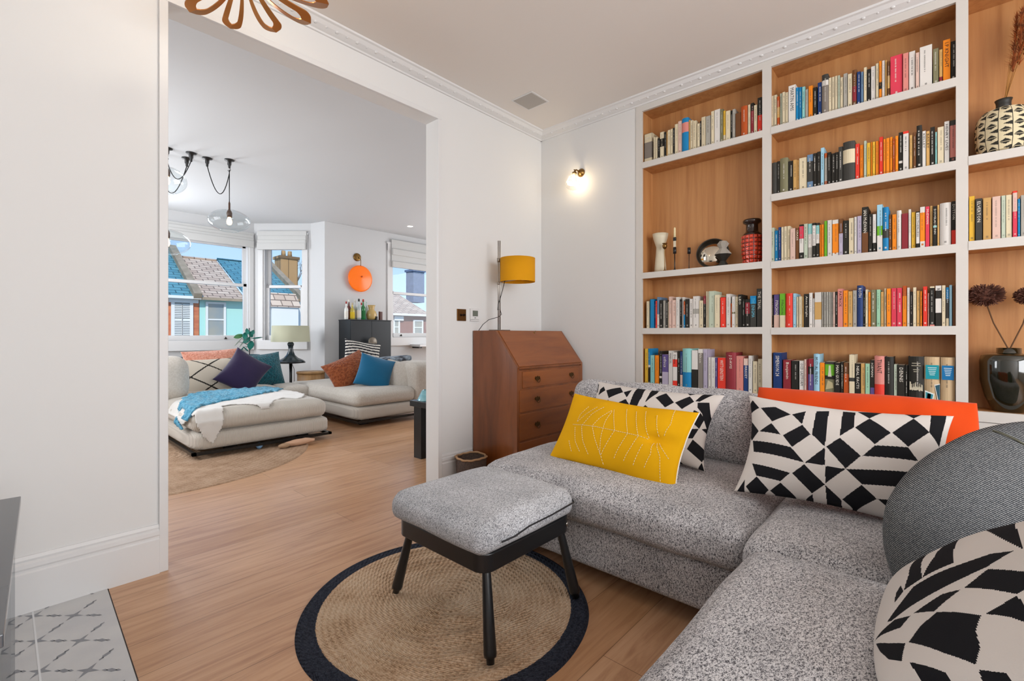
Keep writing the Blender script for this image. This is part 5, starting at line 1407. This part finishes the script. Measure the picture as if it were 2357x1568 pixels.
# ---- toys under the chaise
def lump(name, label, px, py, z, r, sc3, m, cat='toy'):
    c = hit(px, py, z=z); bm = bmesh.new(); bmesh.ops.create_icosphere(bm, subdivisions=3, radius=1)
    for v in bm.verts: v.co = Vector([v.co[i]*sc3[i] for i in range(3)])*(1+.18*noise.noise(v.co*2.2+Vector((r, 0, 0))))*r
    ob = MB().bm(bm, smooth=True).build(name, m, fix=False); ob.location = (c.x, c.y, .012+r*sc3[2]); tag(ob, label, cat); return ob
m_peach = mat('peach_plush', '#c9a184', .9); 
lump('rolled_cloth', 'crumpled peach coloured cloth poking out under the right end of the chaise', 690, 1020, .03, .07, (2.0, .6, .42), m_peach, 'cloth')
lump('dog_toy', 'small crumpled tan toy lying under the chaise', 655, 1027, .03, .045, (1.2, .7, .5), mat('tan_plush', '#a98a6c', .9)); lump('ball', 'small pale blue ball under the middle of the chaise', 597, 1031, .02, .028, (1, 1, 1), mat('pale_blue_rubber', '#7ba3c9', .6), 'ball')
# ---- lamp table, lamp, drum stool, plant, radiator
c = Vector((2.857, 7.0, 0)); t = thing('pedestal_table', 'small round black pedestal table holding the pale shaded lamp', 'table', c)
MB().lathe([(.17, .628), (.2, .632), (.2, .645), (.001, .646)], 48).build('top', m_black, t); MB().lathe([(.02, .012), (.017, .3), (.022, .63)], 20).build('stem', m_black, t); MB().lathe([(.12, 0), (.12, .008), (.03, .02), (.02, .03)], 40).build('foot', m_black, t)
t = thing('table_lamp', 'dark trumpet based table lamp with wide pale green-grey drum shade', 'lamp', c+Vector((0, 0, .647)))
mtr = mat('blue_black_glaze', '#17272f', .25, coat=.3)
MB().lathe([(.19, 0), (.192, .008), (.16, .03), (.10, .058), (.06, .10), (.04, .15), (.033, .2), (.035, .23), (.045, .25), (.045, .27), (.03, .29), (.02, .3), (.008, .31), (.008, .33)], 48).build('base', mtr, t)
MB().lathe([(.262, .295), (.250, .53), (.247, .53), (.259, .295)], 64, cap=False).build('lamp_shade', mat('sage_linen', '#b4b49c', .9, emit='#b4b49c', estr=.0), t); MB().tube([(-.25, 0, .33), (.25, 0, .33)], .003, 6).lathe([(.02, .31), (.028, .35), (.03, .38), (.001, .42)], 16).build('fitting', m_metal, t)
MB().tube([(.03, .06, .005), (.10, .12, -.12), (.12, .16, -.4), (.14, .2, -.645)], .004, 6).build('cable', m_black, t)
c = hit(716, 860, y=6.76); t = thing('drum_stool', 'round pale wooden drum side table behind the right-hand sofa', 'stool', (c.x, c.y, 0)); 
m_oakd = wood('pale_oak', '#a88052', '#906a42', 2, (10, 10, .8), .4, '#bb9464')
MB().lathe([(.185, 0), (.187, .49), (.001, .49)], 64).build('drum', m_oakd, t); MB().lathe([(.196, .48), (.197, .505), (.192, .51), (.001, .51)], 64).build('top', m_oakd, t)
# radiator under the bay window
c0_ = hit(455, 822, y=7.86); mb = MB(); mrad = mat('radiator_black', '#2a2f33', .5)
for i in range(16): 
    x = 1.15+i*.085
    mb.lathe([(.001, 0), (.036, .01), (.036, .52), (.028, .56), (.001, .575)], 10, (x, 7.86, .12), sx=.8, sy=1.3).box((x-.045, 7.83, .16), (x+.045, 7.89, .2)).box((x-.045, 7.83, .6), (x+.045, 7.89, .64))
mb.box((1.12, 7.8, 0), (1.16, 7.92, .14)).box((2.42, 7.8, 0), (2.46, 7.92, .14))
rad = mb.build('radiator', mrad); tag(rad, 'black column radiator below the wide bay window behind the sofa', 'radiator')
bx = thing('wooden_tray', 'wood framed box edge standing behind the left end of the bay sofa', 'box', (1.52, 7.4, 0))
q0, q1 = hit(384, 824, y=7.1), hit(445, 824, y=7.1); bx.location = (q0.x-.1, 7.1, 0)
MB().box((0, -.03, 0), (q1.x-q0.x+.1, .25, q0.z-.02), bev=.01).build('box_body', m_oakd, bx); MB().box((-.005, -.035, q0.z-.02), (q1.x-q0.x+.105, .255, q0.z), bev=.006).build('rim', m_black, bx)
# potted plant
c = hit(570, 818, y=7.05); t = thing('potted_plant', 'leafy houseplant in a dark pot standing before the bay window', 'plant', (c.x, c.y, 0))
MB().lathe([(.10, 0), (.10, .02), (.02, .03), (.02, c.z-.16), (.11, c.z-.15), (.11, c.z-.14)], 30).build('stand', m_black, t)
MB().lathe([(.08, 0), (.13, .05), (.155, .13), (.15, .15), (.14, .145), (.12, .1), (.001, .1)], 36, (0, 0, c.z-.14)).build('pot', mat('dark_teal_pot', '#1c4650', .4), t)
mlf = mat('glossy_leaf', '#1e6b63', .35, vary=(6, '#2f8a7c', (1, 1, 1), .2)); mlf2 = mat('green_leaf', '#4c8b52', .4)
MB().tube([(0.02, 0, c.z-.05), (.03, 0, c.z+.15), (.02, 0, c.z+.38)], .006, 8).build('stem', m_black, t)
def leaf(px, py, a, L, W, m, tilt=0):
    q = hit(px, py, y=7.05)-Vector((c.x, c.y, 0)); mb = MB(); n = 10; vs = []; fs = []
    for i in range(n+1):
        f = i/n; w = W*math.sin(PI*f)**.7*(1-.25*f); cc = (f-.5)*L
        for s in (-1, -.33, .33, 1): vs.append((cc*math.cos(a)-s*w*math.sin(a), -.04+.05*f-.02*abs(s)+tilt*f, cc*math.sin(a)+s*w*math.cos(a)))
    for i in range(n):
        for s in range(3): fs.append((i*4+s, i*4+s+1, i*4+5+s, i*4+4+s))
    lf = MB().add(vs, fs, smooth=True).build('leaf', m, t); lf.location = q; so = lf.modifiers.new('s', 'SOLIDIFY'); so.thickness = .002
    b0 = Vector((.03, 0, c.z+.12)); MB().tube([b0*.6+Vector((.012, 0, (c.z+.12)*.4)), (b0+q)/2+Vector((0, 0, .02)), q], .0025, 6).build('leaf_stalk', m_black, t)
for a_ in ((548, 774, .25, .15, .035, mlf2), (562, 773, 1.2, .11, .04, mlf), (576, 770, -1.0, .10, .035, mlf), (566, 783, .6, .13, .04, mlf), (575, 795, -1.6, .13, .05, mlf), (590, 778, .1, .17, .012, mlf), (556, 790, .9, .16, .010, mat('pale_leaf', '#a9b6ac', .4)), (547, 787, .8, .16, .009, mat('pale_leaf', '#a9b6ac', .4)), (567, 763, 1.5, .09, .03, mlf), (555, 804, .8, .10, .010, mlf), (564, 804, -.7, .12, .010, mlf), (580, 765, .9, .08, .03, mlf)): leaf(*a_)
# ---- drinks cabinet and bottles
cx0, cx1, cy0, cz = 3.641, 4.37, 6.70, 1.286
t = thing('drinks_cabinet', 'tall dark slate cabinet with bottles on top behind the right-hand sofa', 'cabinet', (cx0, cy0, 0)); mcb = mat('slate_paint', '#1e2328', .4)
MB().box((0, .02, 0), (cx1-cx0, .375, cz-.012), bev=.003).build('body', mcb, t); MB().box((-.006, -.004, cz-.014), (cx1-cx0+.006, .378, cz), bev=.002).build('top', mcb, t)
MB().box((.006, 0, .04), ((cx1-cx0)/2-.002, .02, cz-.018), bev=.002).build('door', mcb, t); MB().box(((cx1-cx0)/2+.002, 0, .04), (cx1-cx0-.006, .02, cz-.018), bev=.002).build('door', mcb, t)
BT_ = [(797, 694, .030, '#e4e6e2', 'small clear bottle with red stopper at the left of the drinks cabinet', '#a02a22', '#e9e5dc'), (803, 690, .034, '#5a1f1c', 'dark red bottle with white neck label on the drinks cabinet', '#e8e4da', '#54201c'), (811, 697, .036, '#c3b04a', 'bottle with yellow label on the drinks cabinet', '#c7b89a', '#e0c02c'),
       (817, 690, .030, '#c8cfca', 'slim clear bottle standing behind the yellow labelled bottle', '#d8d4cc', '#dcdcd4'), (826, 688, .036, '#b8c4c4', 'clear bottle with black stopper and white label on the drinks cabinet', '#1c1c1c', '#e2ded8'), (832, 697, .030, '#cfd3d0', 'short bottle with pink and red label on the drinks cabinet', '#c0322c', '#d23a44'),
       (836, 689, .036, '#1f7a3c', 'green glass bottle at the right of the drinks cabinet bottles', '#b03a2c', '#1a6a34'), (843, 692, .026, '#c9e0da', 'slim pale aqua bottle beside the green bottle', '#cfe0da', '#c4dcd6')]
for k, (px, py, r, col, lab, capc, labc) in enumerate(BT_):
    yy = 6.84+.07*(k % 2); q = hit(px, 735, y=yy); top = hit(px, py, y=yy).z; h = top-cz
    t = thing('bottle', lab, 'bottle', (q.x, yy, cz+.0005), 0, 'bottles on the drinks cabinet')
    gm = mat('bottle_glass_%s' % col.strip('#'), col, .12, spec=.8); sh_ = h*.62
    MB().lathe([(r*.9, 0), (r, .006), (r, sh_*.85), (r*.8, sh_), (r*.36, sh_*1.14), (r*.34, h*.88), (r*.36, h*.9)], 24).build('body', gm, t)
    MB().lathe([(r*.40, h*.87), (r*.40, h-.004), (r*.3, h)], 16).build('stopper', mat('cap_'+capc.strip('#'), capc, .4), t)
    MB().lathe([(r*1.015, sh_*.15), (r*1.015, sh_*.72)], 24, cap=False).build('paper_label', mat('paper_'+labc.strip('#'), labc, .8), t)
q = hit(855, 735, y=6.86); t = thing('vase', 'amber frosted glass vase on the drinks cabinet right of the bottles', 'vase', (q.x, 6.86, cz+.0005))
MB().lathe([(.055, 0), (.075, .03), (.085, .09), (.07, .14), (.045, .165), (.05, .21), (.062, .245), (.056, .245), (.04, .17), (.001, .1)], 36).build('body', mat('amber_glass', '#c9a868', .25, spec=.6), t)
for px, w_, h_, lab, col in ((866, .028, .06, 'small black tumbler in front of the amber vase', '#1d1a18'), (876, .045, .14, 'dark brown box bottle at the right end of the drinks cabinet', '#5a3128')):
    q = hit(px, 735, y=6.80); ob = MB().box((-w_/2, -.025, 0), (w_/2, .025, h_), bev=.004).box((-w_/2-.003, -.02, 0), (-w_/2+.002, .02, h_*1.02)).build('box' if h_ > .1 else 'tumbler', mat('brown_'+col.strip('#'), col, .3), None); ob.location = (q.x, 6.8, cz+.0005); tag(ob, lab, 'bottle' if h_ > .1 else 'glass')
tr_ = MB().box((-.2, -.09, 0), (.2, .09, .006), bev=.002).build('tray', m_brass); 
bpy.data.objects.remove(tr_)
# ---- orange disc wall light
q = hit(827, 642, y=7.06); t = thing('wall_light', 'orange glass disc wall light hanging from a round brass plate', 'wall light', (q.x, 7.08, q.z))
MRX = Matrix.Rotation(PI/2, 4, 'X'); mod = mat('orange_glass', '#ef6f0e', .3, spec=.5, emit='#ef6a08', estr=.35)
MB().lathe([(.215, 0), (.218, .004), (.2, .012), (.1, .03), (.03, .04), (.001, .042)], 64, M=Matrix.Translation((0, -.05, 0)) @ MRX).build('glass_disc', mod, t)
MB().lathe([(.012, 0), (.014, .02), (.001, .03)], 16, M=Matrix.Translation((0, -.09, .03)) @ MRX).build('disc_boss', mat('red_orange_glass', '#b84a10', .2), t)
d = hit(823, 592, y=7.06)-q
MB().lathe([(.066, 0), (.066, .012), (.05, .02), (.001, .022)], 36, M=Matrix.Translation((d.x, 0, d.z)) @ MRX).build('wall_plate', m_brass, t); MB().tube([(d.x+.02, -.02, d.z), (.01, -.05, d.z-.05), (.006, -.055, .19)], .006, 8).build('arm', m_brass, t)
q = hit(857, 787, y=6.62); t = thing('reading_lamp', 'round bronze disc reading lamp in front of the drinks cabinet', 'lamp', (q.x, 6.62, 0)); mbz = mat('worn_bronze', '#7d7468', .45, .5)
MB().lathe([(.001, 0), (.075, .004), (.078, .012), (.06, .03), (.001, .034)], 36, M=Matrix.Translation((0, 0, q.z)) @ MRX).build('lamp_head', mbz, t); MB().tube([(.03, -.02, q.z), (.035, -.03, q.z-.1), (.045, 0, q.z-.2), (.05, 0, .02)], .012, 10).build('pole', mbz, t); MB().lathe([(.1, 0), (.1, .012), (.02, .02)], 30, (.05, 0, 0)).build('base', mbz, t)
# ---- black console at the doorway
t = thing('console_table', 'black console table end seen past the right door jamb', 'table', (2.35, 2.90, 0))
MB().box((-.01, -.02, .44), (1.2, .41, .49), bev=.003).build('top', m_black, t)
for x, y in ((.02, .0), (1.08, .0), (.02, .29), (1.08, .29)): MB().box((x, y, 0), (x+.1, y+.1, .44)).build('leg', m_black, t)
ob = MB().lathe([(.105, 0), (.103, .004), (.065, .085), (.055, .085), (.09, .01), (.001, .008)], 48).build('glass_bowl', mat('teal_white_glaze', '#9ccad0', .15, vary=(2, '#2f8796', (1, 1, 6), .2), spec=.7)); ob.location = (2.46, 3.19, .4905); tag(ob, 'pale teal glazed bowl upturned on the black console table', 'bowl')
# white desk edge under the right window
t = thing('wall_shelf', 'small white shelf edge under the right-hand window', 'shelf', (0, 0, 0)); q = hit(955, 793, y=6.9)
MB().box((q.x, 6.75, q.z-.04), (q.x+.8, 7.08, q.z), bev=.004).build('board', m_trim, t); MB().box((q.x+.05, 6.85, q.z-.07), (q.x+.12, 7.05, q.z-.04)).build('bracket', m_black, t)
# ---- downlight
q = hit(944, 521, z=CE2); t = thing('downlight', 'small round recessed ceiling downlight above the right-hand window', 'ceiling light', (q.x, q.y, CE2))
MB().lathe([(.045, -.004), (.052, -.003), (.052, 0)], 32, cap=False).build('trim_ring', m_trim, t); MB().lathe([(.001, -.002), (.045, -.002)], 32, cap=False).build('lamp', mat('downlight_lamp', '#ffffff', .5, emit='#fff6e8', estr=6), t, fix=False)
# ---- clear glass pendants
m_filb = mat('filament_bulb', '#ffe6bd', .3, emit='#ffc98a', estr=5)
def rose(parent, x, y, z, hook=False):
    mb = MB().lathe([(.045, 0), (.045, -.008), (.02, -.014), (.018, -.05), (.012, -.06), (.010, -.085), (.001, -.09)], 20, (x, y, z))
    if hook: mb.tube([(x, y, z-.08), (x+.012, y, z-.10), (x, y, z-.125), (x-.015, y, z-.11)], .003, 6)
    return mb.build('ceiling_rose', m_black, parent)
def globe(label, c, R, hgt, hook, cords, tint=None):
    t = thing('glass_pendant', label, 'pendant light', c, 0, 'clear glass pendant lights')
    prof = []; n = 22
    for i in range(n+1):
        a = -PI/2+PI*i/n; prof.append((R*math.cos(a), hgt*math.sin(a)*(1 if a > 0 else .95)))
    prof = [p for p in prof if not (p[1] < 0 and p[0] < R*.38) and p[0] > .022]
    MB().lathe(prof, 64, cap=False).build('glass_shade', m_clear, t); MB().tube([(prof[0][0]*math.cos(k*2*PI/48), prof[0][0]*math.sin(k*2*PI/48), prof[0][1]) for k in range(48)], .004, 6, closed=True).build('shade_rim', m_clear, t)
    MB().lathe([(.024, .02), (.026, .06), (.018, .085), (.009, .10), (.009, .16), (.004, .18)], 20, (0, 0, hgt*.18)).build('lamp_holder', mat('brown_bakelite', '#4a2d1c', .4), t)
    MB().lathe([(.012, .02), (.022, -.01), (.026, -.03), (.018, -.055), (.001, -.062)], 20, (0, 0, hgt*.18)).build('bulb', m_filb, t)
    for pts in cords: MB().tube([Vector(p)-Vector(c) for p in pts], .0045, 6).build('cord', m_black, t)
    for h in hook: rose(t, h[0]-c[0], h[1]-c[1], CE2-c[2], h[2])
    return t
def swag(a, b, sag, n=14):
    a, b = Vector(a), Vector(b); return [a.lerp(b, i/n)-Vector((0, 0, sag*4*(i/n)*(1-i/n)*(1+.5*(i/n)))) for i in range(n+1)]
h3 = (1.559, 5.313); h2 = (1.393, 5.426); h1 = (1.247, 5.387); h1b = (1.255, 5.578)
globe('wide clear glass pendant light hanging in front of the bay window', (1.559, 5.313, 2.205), .19, .113, ((h3[0], h3[1], True), (h2[0], h2[1], False)),
      ([(h3[0], h3[1], CE2-.1), (h3[0], h3[1], 2.35)], swag((h2[0], h2[1], CE2-.08), (h3[0], h3[1], CE2-.14), .19)))
globe('clear glass pendant light cut off by the door jamb near the ceiling', (1.06, 5.42, 2.52), .16, .13, ((1.06, 5.42, True), (h1[0], h1[1], False)),
      ([(1.06, 5.42, CE2-.1), (1.06, 5.42, 2.68)], swag((h1[0], h1[1], CE2-.08), (1.06, 5.42, CE2-.12), .14)))
globe('lowest clear glass pendant light cut off by the door jamb before the bay', (.985, 5.05, 1.87), .18, .115, ((1.03, 5.60, True), (h1b[0], h1b[1], False)),
      ([(1.03, 5.60, CE2-.1), (1.0, 5.25, 2.62), (.985, 5.05, 2.5), (.985, 5.05, 2.02)], swag((h1b[0], h1b[1], CE2-.08), (1.03, 5.60, CE2-.12), .22)))
